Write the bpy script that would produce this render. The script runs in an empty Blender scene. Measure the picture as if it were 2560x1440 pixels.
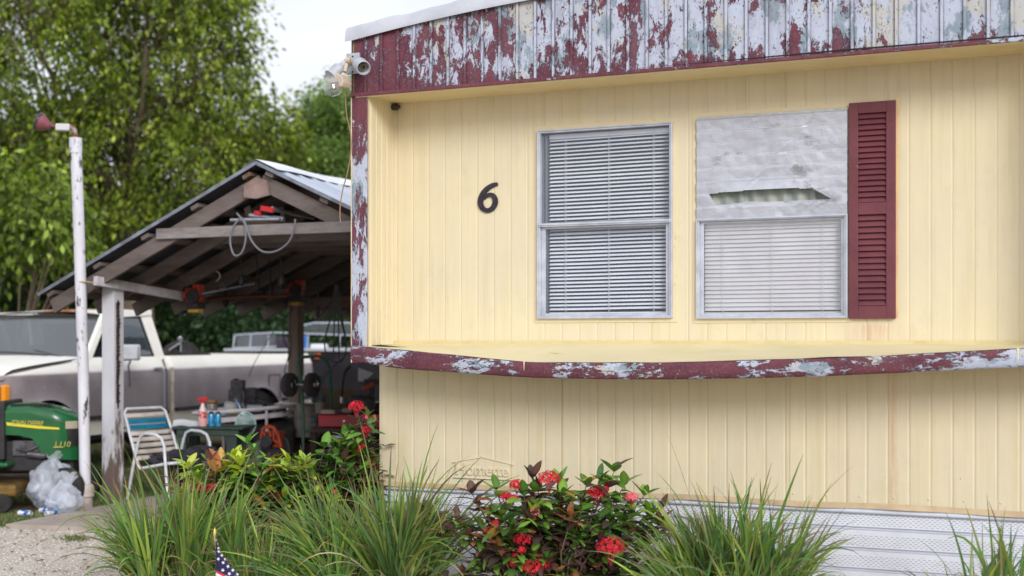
import bpy, math, random
import numpy as np
from mathutils import Vector, Matrix, noise
random.seed(7); RNG = np.random.default_rng(11)
C = bpy.context.scene.collection
R = math.radians
F, HOR, EYE = 3200.0, 850.0, 1.55
ANG = math.atan2(-.3839, .9234)
CA, CB = .3839, .9234
# ---- geometry of the view: point at depth Y; point on a plane parallel to the home's front (t) or side (s)
def P(px, py, Y): return Vector(((px-1280)/F*Y, Y, EYE-(py-HOR)/F*Y))
def G(px, py, z=0.0):
    Y = (EYE-z)*F/(py-HOR); return Vector(((px-1280)/F*Y, Y, z))
def on_t(px, py, t):
    r = (px-1280)/F; s = t*(r*CB-CA)/(CB+r*CA); Y = -s*CA+t*CB
    return s, EYE-(py-HOR)/F*Y
def on_s(px, py, s):
    r = (px-1280)/F; t = s*(CB+r*CA)/(r*CB-CA); Y = -s*CA+t*CB
    return t, EYE-(py-HOR)/F*Y
def st(s, t, z=0.0): return Vector((s*CB+t*CA, -s*CA+t*CB, z))
def inv_st(p): return p.x*CB-p.y*CA, p.x*CA+p.y*CB, p.z
def S(r, g, b):
    f = lambda c: (c/255/12.92 if c <= 10 else ((c/255+.055)/1.055)**2.4)
    return (f(r), f(g), f(b), 1.0)
# ---- mesh builder
class MB:
    def __init__(self): self.v = []; self.f = []; self.c = []
    def add(self, vs, fs, col=None):
        o = len(self.v); self.v.extend([tuple(p) for p in vs]); self.f.extend([tuple(i+o for i in f) for f in fs])
        if col is not None: self.c.extend([col]*len(vs) if not isinstance(col, list) else col)
        return self
    def box(self, x0, x1, y0, y1, z0, z1, M=None):
        vs = [Vector((x, y, z)) for z in (z0, z1) for y in (y0, y1) for x in (x0, x1)]
        if M is not None: vs = [M @ p for p in vs]
        return self.add(vs, [(0,2,3,1),(4,5,7,6),(0,1,5,4),(2,6,7,3),(0,4,6,2),(1,3,7,5)])
    def bar(self, a, b, w, h, up=(0,0,1)):
        a = Vector(a); b = Vector(b); d = (b-a); L = d.length; d.normalize(); u = Vector(up)
        s = d.cross(u)
        if s.length < 1e-4: s = d.cross(Vector((1,0,0)))
        s.normalize(); u = s.cross(d)
        vs = []
        for q in (a, b):
            for i, j in ((-1,-1),(1,-1),(1,1),(-1,1)): vs.append(q+s*(i*w/2)+u*(j*h/2))
        return self.add(vs, [(3,2,1,0),(4,5,6,7),(0,1,5,4),(1,2,6,5),(2,3,7,6),(3,0,4,7)])
    def tube(self, pts, r, n=8, closed=False, caps=True):
        pts = [Vector(p) for p in pts]; m = len(pts); rs = r if isinstance(r, (list, tuple)) else [r]*m
        vs = []; nrm = None
        for i, p in enumerate(pts):
            if closed: d = pts[(i+1) % m]-pts[i-1]
            else: d = pts[min(i+1, m-1)]-pts[max(i-1, 0)]
            if d.length < 1e-9: d = Vector((0,0,1))
            d.normalize()
            if nrm is None:
                nrm = d.cross(Vector((0,0,1)))
                if nrm.length < .05: nrm = d.cross(Vector((0,1,0)))
            nrm = nrm-d*nrm.dot(d); nrm.normalize(); b = d.cross(nrm)
            for k in range(n):
                a = 2*math.pi*k/n; vs.append(p+(nrm*math.cos(a)+b*math.sin(a))*rs[i])
        fs = []
        for i in range(m if closed else m-1):
            j = (i+1) % m
            for k in range(n): fs.append((i*n+k, i*n+(k+1) % n, j*n+(k+1) % n, j*n+k))
        if caps and not closed: fs.append(tuple(range(n))[::-1]); fs.append(tuple((m-1)*n+k for k in range(n)))
        return self.add(vs, fs)
    def lathe(self, prof, n=20, M=None, o=(0,0,0)):
        vs = []; o = Vector(o)
        for r, z in prof:
            for k in range(n):
                a = 2*math.pi*k/n; p = Vector((r*math.cos(a), r*math.sin(a), z))
                vs.append((M @ p if M is not None else p)+o)
        fs = [(i*n+k, i*n+(k+1) % n, (i+1)*n+(k+1) % n, (i+1)*n+k) for i in range(len(prof)-1) for k in range(n)]
        if prof[0][0] > 1e-6: fs.append(tuple(range(n))[::-1])
        if prof[-1][0] > 1e-6: fs.append(tuple((len(prof)-1)*n+k for k in range(n)))
        return self.add(vs, fs)
    def grid(self, fn, nu, nv, keep=None):
        vs = [fn(i/nu, j/nv) for j in range(nv+1) for i in range(nu+1)]
        fs = [(j*(nu+1)+i, j*(nu+1)+i+1, (j+1)*(nu+1)+i+1, (j+1)*(nu+1)+i) for j in range(nv) for i in range(nu)
              if keep is None or keep((i+.5)/nu, (j+.5)/nv)]
        return self.add(vs, fs)
    def prism(self, poly, d0, d1, ax='x'):
        def q(a, b, d): return {'x': (d, a, b), 'y': (a, d, b), 'z': (a, b, d)}[ax]
        n = len(poly); vs = [q(a, b, d0) for a, b in poly]+[q(a, b, d1) for a, b in poly]
        return self.add(vs, [tuple(range(n)), tuple(range(n, 2*n))[::-1]]+[(i, (i+1) % n, n+(i+1) % n, n+i) for i in range(n)])
    def build(self, name, m, parent=None, smooth=False, bevel=0, fix=True):
        me = bpy.data.meshes.new(name); me.from_pydata(self.v, [], self.f)
        if self.c:
            at = me.color_attributes.new('Col', 'FLOAT_COLOR', 'POINT')
            at.data.foreach_set('color', np.array([(c[0], c[1], c[2], 1) for c in self.c], dtype=np.float32).ravel())
        if fix:
            import bmesh
            bm = bmesh.new(); bm.from_mesh(me); bmesh.ops.recalc_face_normals(bm, faces=bm.faces); bm.to_mesh(me); bm.free()
        return finish(me, name, m, parent, smooth, bevel)
def finish(me, name, m, parent=None, smooth=False, bevel=0):
    me.materials.append(m)
    if smooth:
        me.polygons.foreach_set('use_smooth', [True]*len(me.polygons))
        if smooth != 'all':
            try: me.set_sharp_from_angle(angle=R(38))
            except Exception: pass
    o = bpy.data.objects.new(name, me); C.objects.link(o)
    if parent: o.parent = parent
    if bevel:
        b = o.modifiers.new('b', 'BEVEL'); b.width = bevel; b.segments = 2; b.limit_method = 'ANGLE'; b.angle_limit = R(40)
    return o
def np_mesh(name, V, Fq, m, parent=None, col=None, smooth=False):
    me = bpy.data.meshes.new(name); nv = len(V); nf, k = Fq.shape
    me.vertices.add(nv); me.vertices.foreach_set('co', V.astype(np.float32).ravel())
    me.loops.add(nf*k); me.loops.foreach_set('vertex_index', Fq.astype(np.int32).ravel())
    me.polygons.add(nf); me.polygons.foreach_set('loop_start', np.arange(0, nf*k, k, dtype=np.int32))
    try: me.polygons.foreach_set('loop_total', np.full(nf, k, dtype=np.int32))
    except Exception: pass
    if smooth: me.polygons.foreach_set('use_smooth', np.ones(nf, dtype=bool))
    me.update(calc_edges=True)
    if col is not None:
        at = me.color_attributes.new('Col', 'FLOAT_COLOR', 'POINT')
        at.data.foreach_set('color', np.concatenate([col, np.ones((nv, 1))], 1).astype(np.float32).ravel())
    me.materials.append(m)
    o = bpy.data.objects.new(name, me); C.objects.link(o)
    if parent: o.parent = parent
    return o
def tag(o, label=None, cat=None, group=None, kind=None):
    for k, v in (('label', label), ('category', cat), ('group', group), ('kind', kind)):
        if v: o[k] = v
    return o
def thing(name, label, cat, loc=(0,0,0), rz=0, group=None):
    o = bpy.data.objects.new(name, None); C.objects.link(o); o.location = loc; o.rotation_euler = (0,0,rz); o.empty_display_size = .1
    return tag(o, label, cat, group)
def copy_tree(o, parent=None):
    c = o.copy(); C.objects.link(c)
    if parent: c.parent = parent
    for ch in [x for x in bpy.data.objects if x.parent == o]: copy_tree(ch, c)
    return c
def text_mb(txt, size, M, depth=.002, shear=0, align='LEFT', spacing=1.0, offset=0):
    cu = bpy.data.curves.new('t', 'FONT'); cu.body = txt; cu.size = size; cu.extrude = depth; cu.shear = shear; cu.align_x = align
    cu.space_character = spacing; cu.resolution_u = 3; cu.offset = offset
    o = bpy.data.objects.new('t', cu); C.objects.link(o); bpy.context.view_layer.update()
    me = bpy.data.meshes.new_from_object(o); mb = MB()
    mb.add([M @ v.co for v in me.vertices], [tuple(p.vertices) for p in me.polygons])
    bpy.data.objects.remove(o); bpy.data.curves.remove(cu); bpy.data.meshes.remove(me); return mb
# ---- materials
class NT:
    def __init__(self, name):
        self.m = bpy.data.materials.new(name); self.m.use_nodes = True; self.t = self.m.node_tree; self.b = self.t.nodes['Principled BSDF']
        self.out = self.t.nodes['Material Output']; self.tc = self.t.nodes.new('ShaderNodeTexCoord')
    def n(self, typ, **kw):
        o = self.t.nodes.new('ShaderNode'+typ)
        for k, v in kw.items(): setattr(o, k, v)
        return o
    def lk(self, a, b): self.t.links.new(a, b)
    def co(self, scale=(1,1,1), loc=(0,0,0), rot=(0,0,0)):
        mp = self.n('Mapping'); mp.inputs['Scale'].default_value = scale; mp.inputs['Location'].default_value = loc; mp.inputs['Rotation'].default_value = rot
        self.lk(self.tc.outputs['Object'], mp.inputs['Vector']); return mp.outputs[0]
    def noise(self, scale=5, detail=6, rough=.6, st=(1,1,1), loc=(0,0,0), dist=0):
        o = self.n('TexNoise'); o.inputs['Scale'].default_value = scale; o.inputs['Detail'].default_value = detail
        o.inputs['Roughness'].default_value = rough; o.inputs['Distortion'].default_value = dist
        self.lk(self.co(st, loc), o.inputs['Vector']); return o.outputs['Fac']
    def ramp(self, fac, a, b, lo=0.0, hi=1.0):
        o = self.n('MapRange'); o.inputs['From Min'].default_value = a; o.inputs['From Max'].default_value = b
        o.inputs['To Min'].default_value = lo; o.inputs['To Max'].default_value = hi; self.lk(fac, o.inputs['Value']); return o.outputs[0]
    def math(self, op, a, b=0.0, c=None):
        o = self.n('Math', operation=op)
        for i, x in enumerate((a, b, c)):
            if x is None: continue
            if isinstance(x, (int, float)): o.inputs[i].default_value = x
            else: self.lk(x, o.inputs[i])
        return o.outputs[0]
    def mix(self, fac, a, b, blend='MIX'):
        o = self.n('Mix', data_type='RGBA', blend_type=blend)
        if isinstance(fac, (int, float)): o.inputs[0].default_value = fac
        else: self.lk(fac, o.inputs[0])
        for i, x in ((6, a), (7, b)):
            if isinstance(x, tuple): o.inputs[i].default_value = x
            else: self.lk(x, o.inputs[i])
        return o.outputs[2]
    def xyz(self):
        o = self.n('SeparateXYZ'); self.lk(self.tc.outputs['Object'], o.inputs[0]); return o.outputs
    def base(self, c):
        if isinstance(c, tuple): self.b.inputs['Base Color'].default_value = c
        else: self.lk(c, self.b.inputs['Base Color'])
    def set(self, **kw):
        for k, v in kw.items():
            i = self.b.inputs[{'rough': 'Roughness', 'metal': 'Metallic', 'spec': 'Specular IOR Level', 'trans': 'Transmission Weight', 'alpha': 'Alpha', 'coat': 'Coat Weight'}[k]]
            if isinstance(v, (int, float)): i.default_value = v
            else: self.lk(v, i)
    def bump(self, h, strength=.3, dist=.01):
        o = self.n('Bump'); o.inputs['Strength'].default_value = strength; o.inputs['Distance'].default_value = dist
        self.lk(h, o.inputs['Height']); self.lk(o.outputs[0], self.b.inputs['Normal'])
def pm(name, c1, c2=None, scale=6, lo=.4, hi=.65, rough=.6, metal=0, bump=0, bscale=40, stt=(1,1,1), spec=.4, c3=None, s3=3, t3=.62, coat=0):
    n = NT(name); col = c1
    if c2: col = n.mix(n.ramp(n.noise(scale, 8, .65, stt), lo, hi), c1, c2)
    if c3: col = n.mix(n.ramp(n.noise(s3, 9, .7, stt, (3,7,1)), t3, t3+.03), col, c3)
    n.base(col); n.set(rough=rough, metal=metal, spec=spec, coat=coat)
    if bump: n.bump(n.noise(bscale, 4, .6, stt), bump, .01)
    return n.m
def leafmat(name, attr=True, c=None, rough=.45, transl=.3, spec=.35):
    n = NT(name)
    if attr:
        a = n.n('Attribute', attribute_name='Col'); col = a.outputs['Color']
    else:
        g = n.n('NewGeometry'); cr = n.n('ValToRGB'); n.lk(g.outputs['Random Per Island'], cr.inputs[0]); e = cr.color_ramp
        for i, (p, cc) in enumerate(c):
            if i < 2: el = e.elements[i]; el.position = p
            else: el = e.elements.new(p)
            el.color = cc
        col = cr.outputs[0]
    n.base(col); n.set(rough=rough, spec=spec)
    tr = n.n('BsdfTranslucent'); ms = n.n('MixShader'); ms.inputs[0].default_value = transl
    hs = n.n('HueSaturation'); hs.inputs['Saturation'].default_value = 1.15; hs.inputs['Value'].default_value = 1.5; n.lk(col, hs.inputs['Color'])
    n.lk(hs.outputs[0], tr.inputs[0]); n.lk(n.b.outputs[0], ms.inputs[1]); n.lk(tr.outputs[0], ms.inputs[2]); n.lk(ms.outputs[0], n.out.inputs[0])
    return n.m
def glassmat(name, tint=(.8,.85,.85,1), refl=.6, rough=.02, body=0.0, bodycol=(.05,.06,.07,1)):
    n = NT(name); n.t.nodes.remove(n.b)
    tr = n.n('BsdfTransparent'); tr.inputs[0].default_value = tint
    gl = n.n('BsdfGlossy'); gl.inputs['Roughness'].default_value = rough; gl.inputs[0].default_value = (1,1,1,1)
    df = n.n('BsdfDiffuse'); df.inputs[0].default_value = bodycol
    lw = n.n('LayerWeight'); lw.inputs[0].default_value = .5; fr_ = n.math('ADD', .045, n.math('MULTIPLY', n.math('POWER', lw.outputs['Facing'], 5), .9))
    m1 = n.n('MixShader'); m1.inputs[0].default_value = body; n.lk(tr.outputs[0], m1.inputs[1]); n.lk(df.outputs[0], m1.inputs[2])
    m2 = n.n('MixShader'); n.lk(n.math('MINIMUM', n.math('MULTIPLY', fr_, 1+refl), 1.0), m2.inputs[0]); n.lk(m1.outputs[0], m2.inputs[1]); n.lk(gl.outputs[0], m2.inputs[2])
    n.lk(m2.outputs[0], n.out.inputs[0]); return n.m
MAROON, MAROON_D = S(113,62,73), S(85,46,60)
PALE, CREAM, TEAL = S(186,193,212), S(190,189,184), S(134,151,164)
def peeling(name, st=(1,1,.45), bias=None, scale=5.0, th=.5, seed=0, ribs=False):
    n = NT(name); x = n.xyz()
    big = n.noise(scale, 3, .5, st, (seed, 2, 5), .6)
    mid = n.noise(scale*3.4, 14, .78, st, (seed+4, 1, 3), .4)
    f = n.math('ADD', n.math('MULTIPLY', big, .44), n.math('MULTIPLY', mid, .72))
    if bias: f = n.math('ADD', f, bias(n, x))
    peel = n.ramp(f, th-.004, th+.008)            # 1 where the maroon has gone
    fine_ = n.ramp(n.noise(scale*14, 7, .75, (1,1,.8), (seed,9,9)), .58, .60)
    peel = n.math('MAXIMUM', peel, n.math('MULTIPLY', fine_, n.ramp(f, th-.14, th-.02)))
    redspot = n.ramp(n.noise(scale*11, 7, .75, (1,1,.8), (seed+6,2,9)), .60, .62); peel = n.math('MULTIPLY', peel, n.math('SUBTRACT', 1.0, n.math('MULTIPLY', redspot, n.ramp(f, th+.14, th+.02))))
    under = n.mix(n.ramp(n.noise(scale*.9, 7, .62, st, (seed+8,3,1)), .54, .57), PALE, CREAM)
    under = n.mix(n.ramp(n.noise(scale*1.2, 7, .62, st, (seed+13,6,1)), .54, .57), under, TEAL)
    under = n.mix(n.ramp(n.noise(scale*5, 8, .7, st, (seed+2,6,8)), .45, .8), under, S(178,180,190))
    mar = n.mix(n.ramp(n.noise(scale*1.5, 6, .6, st, (seed+5,5,5)), .4, .7), MAROON, MAROON_D)
    mar = n.mix(n.ramp(n.noise(scale*9, 6, .7, (1,1,1), (seed,1,5)), .5, .85), mar, S(150,92,104))
    colr = n.mix(peel, mar, under)
    if ribs:   # dirt packed along the folds of the ribs
        fr = n.math('FRACT', n.math('DIVIDE', x[0], .12))
        ln = n.math('MAXIMUM', n.ramp(n.math('ABSOLUTE', n.math('SUBTRACT', fr, .822)), .030, .010), n.ramp(n.math('ABSOLUTE', n.math('SUBTRACT', fr, .992)), .026, .008))
        colr = n.mix(n.math('MULTIPLY', ln, n.ramp(n.noise(5, 6, .7, (1,1,.5), (2,2,2)), .3, .65, .15, .95)), colr, S(72,48,66))
        colr = n.mix(n.math('MULTIPLY', n.ramp(n.noise(9, 6, .7, (1,1,.3), (4,2,2)), .5, .8), .45), colr, S(120,112,126))
    n.base(colr); n.set(rough=n.ramp(peel, 0, 1, .55, .75), spec=.3)
    n.bump(n.math('SUBTRACT', n.math('MULTIPLY', n.noise(scale*8, 5, .6), .35), peel), .9, .005)
    return n.m
def wall_paint(name, c=S(227,214,179), streak=1.0):
    n = NT(name); x = n.xyz()
    col = n.mix(n.ramp(n.noise(2.6, 8, .7, (1,1,.5)), .35, .7), c, S(217,206,180))
    col = n.mix(n.math('MULTIPLY', n.ramp(n.noise(9, 6, .65, (1,1,.05), (2,3,1)), .52, .8), .5*streak), col, S(200,182,132))
    col = n.mix(n.math('MULTIPLY', n.ramp(n.noise(26, 4, .6, (1,1,.035), (8,3,1)), .55, .8), .35*streak), col, S(186,172,140))
    # browner, darker tone along the grooves
    fr = n.math('FRACT', n.math('DIVIDE', n.math('ADD', x[0], 40.0), .12)); g = n.math('ABSOLUTE', n.math('SUBTRACT', fr, .5))
    gm = n.math('MULTIPLY', n.ramp(g, .035, .0), n.ramp(n.noise(3, 5, .7, (1,1,.5), (1,1,7)), .3, .7, .0, .45))
    col = n.mix(gm, col, S(168,140,88))
    # fly specks and chips
    vo = n.n('TexVoronoi'); vo.inputs['Scale'].default_value = 4.2; vo.inputs['Randomness'].default_value = 1; n.lk(n.co(), vo.inputs['Vector'])
    sp = n.math('LESS_THAN', vo.outputs['Distance'], n.ramp(n.noise(2.2, 3, .6, (1,1,1), (5,5,5)), .45, .8, 0, .024))
    col = n.mix(sp, col, S(70,58,40))
    # faint grey handling marks and chalky wash
    col = n.mix(n.math('MULTIPLY', n.ramp(n.noise(5.5, 9, .75, (1,1,.7), (6,6,2)), .56, .72), .35), col, S(196,188,168))
    col = n.mix(n.math('MULTIPLY', n.ramp(n.noise(70, 3, .6, (1,1,.02), (3,3,1)), .6, .8), .25), col, S(236,226,200))
    # rust run below the shutter, pale greenish mildew
    col = n.mix(n.math('MULTIPLY', n.ramp(n.noise(2.5, 8, .7, (1,1,1), (9,1,2)), .58, .78), .35), col, S(186,184,140))
    n.base(col); n.set(rough=.55, spec=.35)
    n.bump(n.math('ADD', n.noise(3, 3, .5, (1,1,.6)), n.math('MULTIPLY', n.noise(160, 3, .6), .06)), .6, .014)
    return n.m
# ================= MOBILE HOME =================
S0, T0, FD = -4.228, 7.788, .383
W_ = 4.50; LEN = 9.0
home = thing('mobile_home', 'pale yellow corrugated mobile home with peeling maroon fascia above two windows', 'mobile home', st(S0, T0), ANG)
def H(px, py, d=0.0):
    s, z = on_t(px, py, T0-d); return s-S0, z
m_wall = wall_paint('yellow_paint'); m_lower = wall_paint('yellow_paint_lower', S(227,214,182))
def rust_run(m, x0, z0, z1, amt=.6, w=.035):
    t = m.node_tree; b = t.nodes['Principled BSDF']; src = b.inputs['Base Color'].links[0].from_socket
    n = NT.__new__(NT); n.m = m; n.t = t; n.b = b; n.tc = [q for q in t.nodes if q.type == 'TEX_COORD'][0]
    x = n.xyz(); dx = n.math('ABSOLUTE', n.math('SUBTRACT', n.math('ADD', x[0], n.math('MULTIPLY', n.math('SUBTRACT', n.noise(7, 4, .6), .5), w*1.6)), x0))
    mk = n.math('MULTIPLY', n.ramp(dx, w, 0), n.math('MULTIPLY', n.ramp(x[2], z0, z0+.03), n.ramp(x[2], z1, z1-.03)))
    mk = n.math('MULTIPLY', n.math('MULTIPLY', mk, n.ramp(n.noise(30, 5, .7, (1,1,.06)), .35, .6)), amt)
    n.lk(n.mix(mk, src, S(196,128,104)), b.inputs['Base Color'])
xr = H(2232, 1000)[0]
rust_run(m_lower, xr, .55, 1.5, .5); rust_run(m_lower, H(2120, 1100)[0], .55, 1.2, .25, .012)
rust_run(m_wall, H(2180, 830)[0], 1.5, 1.66, .4, .22)
FB = EYE+607*8.46/3200            # bottom of the fascia
def ftop(x): return 3.535+.175*(1-((x-W_/2)/(W_/2))**2)
LW = EYE-.977                     # bottom of the yellow wall
def corr(mb, x0, x1, z0, z1, holes=(), y=0.0, gd=.0024, gw=.009):
    gs = [g for g in (.12*(k+.5)-40 for k in range(320, 380)) if x0+.02 < g < x1-.02]
    xs = {x0: 0, x1: 0}
    for g in gs: xs[g-gw] = 0; xs[g] = gd; xs[g+gw] = 0
    for h in holes:
        for e in h[:2]:
            near = [g for g in gs if abs(g-e) <= gw+.003]
            for g in near:
                for q in (g-gw, g, g+gw): xs.pop(q, None)
            xs[e] = 0
    k = sorted(xs)
    for a, b in zip(k, k[1:]):
        segs = [(z0, z1)]
        for h in holes:
            if h[0]-1e-6 <= a and b <= h[1]+1e-6:
                segs = [(p, q) for s in segs for p, q in ((s[0], min(s[1], h[2])), (max(s[0], h[3]), s[1])) if q > p+1e-6]
        for p, q in segs:
            n = max(1, int((q-p)/.3)); 
            for i in range(n):
                za, zb = p+(q-p)*i/n, p+(q-p)*(i+1)/n
                mb.add([(a, y+xs[a], za), (b, y+xs[b], za), (b, y+xs[b], zb), (a, y+xs[a], zb)], [(0,1,2,3)])
# window openings, read off the wall plane
w1a = H(1343, 797, .02); w1b = H(1681, 304, .02); w2a = H(1741, 797, .02); w2b = H(2119, 268, .02)
win1 = (w1a[0], w1b[0], w1a[1], w1b[1]); win2 = (w2a[0], w2b[0], w2a[1], w2b[1])
in_ = .014
ho = [(w[0]+in_, w[1]-in_, w[2]+in_, w[3]-in_) for w in (win1, win2)]
HZ = EYE-2*8.2/3200
mb = MB(); corr(mb, .118, W_-.118, 1.50, FB+.1, ho)
mb.build('upper_wall', m_wall, home, fix=False)
mb = MB(); corr(mb, 0.0, W_, LW, 1.52, y=.004, gd=.0034, gw=.010)
mb.build('lower_wall', m_lower, home, fix=False)
# seam strips on the lower wall
mb = MB()
for px in (1405, 1975):
    x = H(px, 1050)[0]; mb.box(x-.003, x+.003, -.003, .006, LW, 1.48)
pass
for px in (1405, 1975):
    x = H(px, 1050)[0]; mb = MB(); mb.box(x-.002, x+.002, .0015, .006, LW, 1.48); mb.build('wall_seam', pm('seam', S(206,190,150)), home)
# wavy bottom edge and screws
mb = MB()
mb.grid(lambda u, v: (u*W_, -.006-.006*math.sin(u*W_*11+1)*v-.004*v, LW+.012-v*.034-.004*math.sin(u*W_*5)), 160, 2)
mb.build('bottom_flashing', pm('flash', S(212,192,156), S(186,160,130), 5), home, smooth=True)
mb = MB()
scr = []
for k in range(23): scr.append((.1+k*.195, .003, LW+.05))
for w in (win1, win2):
    for k in range(8):
        zz = w[2]+.04+(w[3]-w[2]-.08)*k/7
        scr += [(xx, 0, zz) for xx in (w[0]-.016, w[1]+.016)]
        xx = w[0]+.03+(w[1]-w[0]-.06)*k/7
        scr += [(xx, 0, zz) for zz in (w[2]-.016, w[3]+.016)]
mb.lathe([(.0065,0),(.0055,.003),(.0,.0045)], 8, Matrix.Rotation(R(90), 4, 'X')); s0_ = mb.build('screw', m_wall, home, smooth=True)
for i, q in enumerate(scr):
    s_ = s0_ if i == 0 else s0_.copy()
    if i: C.objects.link(s_)
    s_.location = q
# flange of thick paint round each window
mb = MB()
for w in (win1, win2):
    e = .026
    for x0, x1, z0, z1 in ((w[0]-e, w[1]+e, w[3], w[3]+e), (w[0]-e, w[1]+e, w[2]-e, w[2]), (w[0]-e, w[0], w[2], w[3]), (w[1], w[1]+(e if w is win1 else 0.001), w[2], w[3])):
        mb.box(x0, x1, -.005, .004, z0, z1)
mb.build('window_flange', pm('flange', S(226,212,176), S(198,176,120), 14, .55, .85), home, bevel=.002)
# returns at both ends of the recess, and the soffit
for x, sgn in ((.118, 1), (W_-.118, -1)):
    mb = MB()
    pts = [(-FD+.002, 0)]
    for k in range(5):
        yy = -FD+.05+k*.075; pts += [(yy-.007, 0), (yy, -.005*sgn), (yy+.007, 0)]
    pts.append((0.004, 0))
    for (ya, da), (yb, db) in zip(pts, pts[1:]): mb.add([(x+da, ya, 1.47), (x+db, yb, 1.47), (x+db, yb, FB+.05), (x+da, ya, FB+.05)], [(0,1,2,3)])
    mb.build('recess_return', m_wall, home, fix=False)
mb = MB(); mb.box(.0, W_, -FD+.012, .02, FB+.012, FB+.03); mb.box(.03, W_-.03, -FD-.004, -FD+.03, FB-.006, FB+.014)
mb.build('soffit', pm('soffit', S(228,210,164), S(212,190,140), 3, .45, .8, rough=.6, bump=.1, bscale=8), home, bevel=.003)
# fascia: ribbed sheet on an arched top, each rib a raised fold
mbf = MB()
k = 0; x = -.0
xs = []
while x < W_:
    xs += [(x, 0), (x+.098, 0), (x+.101, -.013), (x+.117, -.013)]; x += .12
xs = [q for q in xs if q[0] < W_]+[(W_, 0)]
for (a, da), (b, db) in zip(xs, xs[1:]):
    for i in range(4):
        za = lambda X: FB+.012+(ftop(X)-FB-.012)*i/4; zb = lambda X: FB+.012+(ftop(X)-FB-.012)*(i+1)/4
        mbf.add([(a, -FD+da, za(a)), (b, -FD+db, za(b)), (b, -FD+db, zb(b)), (a, -FD+da, zb(a))], [(0,1,2,3)])
def fb(n, x):
    # more maroon left at the far-left end and along the bottom edge
    xx = n.math('ADD', n.ramp(x[0], .1, 2.6, -.012, .075), n.math('MULTIPLY', n.math('GREATER_THAN', n.math('FRACT', n.math('DIVIDE', x[0], .12)), .83), .035)); zz = n.ramp(x[2], FB, FB+.14, -.06, .0)
    return n.math('ADD', n.math('ADD', xx, zz), n.math('MULTIPLY', n.math('SUBTRACT', n.noise(1.3, 3, .5, (1,1,.4), (4,4,4)), .5), .25))
m_fas = peeling('peeling_fascia', (1,1,.5), fb, 5.6, .597, 0, True)
mbf.build('fascia', m_fas, home, fix=False)
mb = MB(); mb.box(-.004, W_+.004, -FD-.016, -FD+.011, FB, FB+.022)
mb.build('fascia_bottom_trim', peeling('peeling_trim', (.5,1,1), lambda n, x: n.math('ADD', n.ramp(x[0], 0, 3, -.12, -.03), 0), 6, .6, 3), home, bevel=.003)
# black gap line near right where the trim has come away
mb = MB(); mb.add([(1.9, -FD-.0145, FB+.027), (W_-.1, -FD-.0145, FB+.024), (W_-.1, -FD-.0145, FB+.031), (3.2, -FD-.0145, FB+.037)], [(0,1,2,3)])
mb.build('trim_gap', pm('gap', S(24,20,24)), home)
# roof cap and roof skin
mb = MB()
def cap(u, v):
    X = -.03+u*(W_+.06); z = ftop(min(max(X, 0), W_))
    prof = [(-FD-.034, -.018), (-FD-.036, .0), (-FD-.024, .055), (-FD-.012, .075), (-FD+.10, .092), (0.3, .10)]
    f = v*(len(prof)-1); i = min(int(f), len(prof)-2); q = f-i; a, b = prof[i], prof[i+1]
    wob = .006*math.sin(X*9)+.004*math.sin(X*23+1)
    return (X, a[0]+(b[0]-a[0])*q, z+a[1]+(b[1]-a[1])*q+wob*(v > .2))
mb.grid(cap, 90, 10)
mb.build('roof_edge_cap', pm('roofwhite', S(196,199,208), S(172,176,186), 4, .4, .8, rough=.6, bump=.3, bscale=12, c3=S(168,168,172), s3=6, t3=.66), home, smooth=True)
mb = MB(); mb.grid(lambda u, v: (-.03+u*(W_+.06), .3+v*(LEN-.3), ftop(min(max(-.03+u*(W_+.06), 0), W_))+.1), 24, 4)
mb.build('roof', pm('roofskin', S(215,218,225), S(180,182,188), 2), home, smooth=True)
# corner posts
def cb(n, x): return n.math('ADD', n.math('ADD', n.ramp(x[2], 1.45, 1.9, -.10, .03), n.ramp(x[2], 2.75, 3.1, .0, -.11)), n.math('MULTIPLY', n.math('SUBTRACT', n.noise(2.2, 3, .5, (1,1,1), (7,2,4)), .5), .4))
m_cor = peeling('peeling_corner', (1,1,.3), cb, 9, .58, 6)
mb = MB()
for x0, x1 in ((.002, .118), (W_-.118, W_-.002)):
    mb = MB(); mb.box(x0, x1, -FD-.001, -FD+.02, 1.40, FB+.01); mb.build('corner_trim', m_cor, home, bevel=.004)
mb = MB()
for x0, x1 in ((-.002, .004), (W_-.004, W_+.002)): mb.box(x0, x1, -FD-.004, -FD+.05, 1.40, FB+.01)
mb.build('corner_bead', pm('cream_bead', S(226,214,186), S(190,170,140), 9), home)
# side walls, back
mb = MB(); mb.box(0, .02, .006, LEN, LW, 3.53); mb.box(W_-.02, W_, .006, LEN, LW, 3.53); mb.box(0, W_, LEN-.02, LEN, LW, 3.6)
mb.box(0.0045, .02, -FD+.0, .0055, 1.44, 3.53); mb.box(W_-.02, W_-.0045, -FD+.0, .0055, 1.44, 3.53)
mb.build('side_wall', pm('side', S(220,204,160), S(205,190,140), 3), home)
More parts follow.
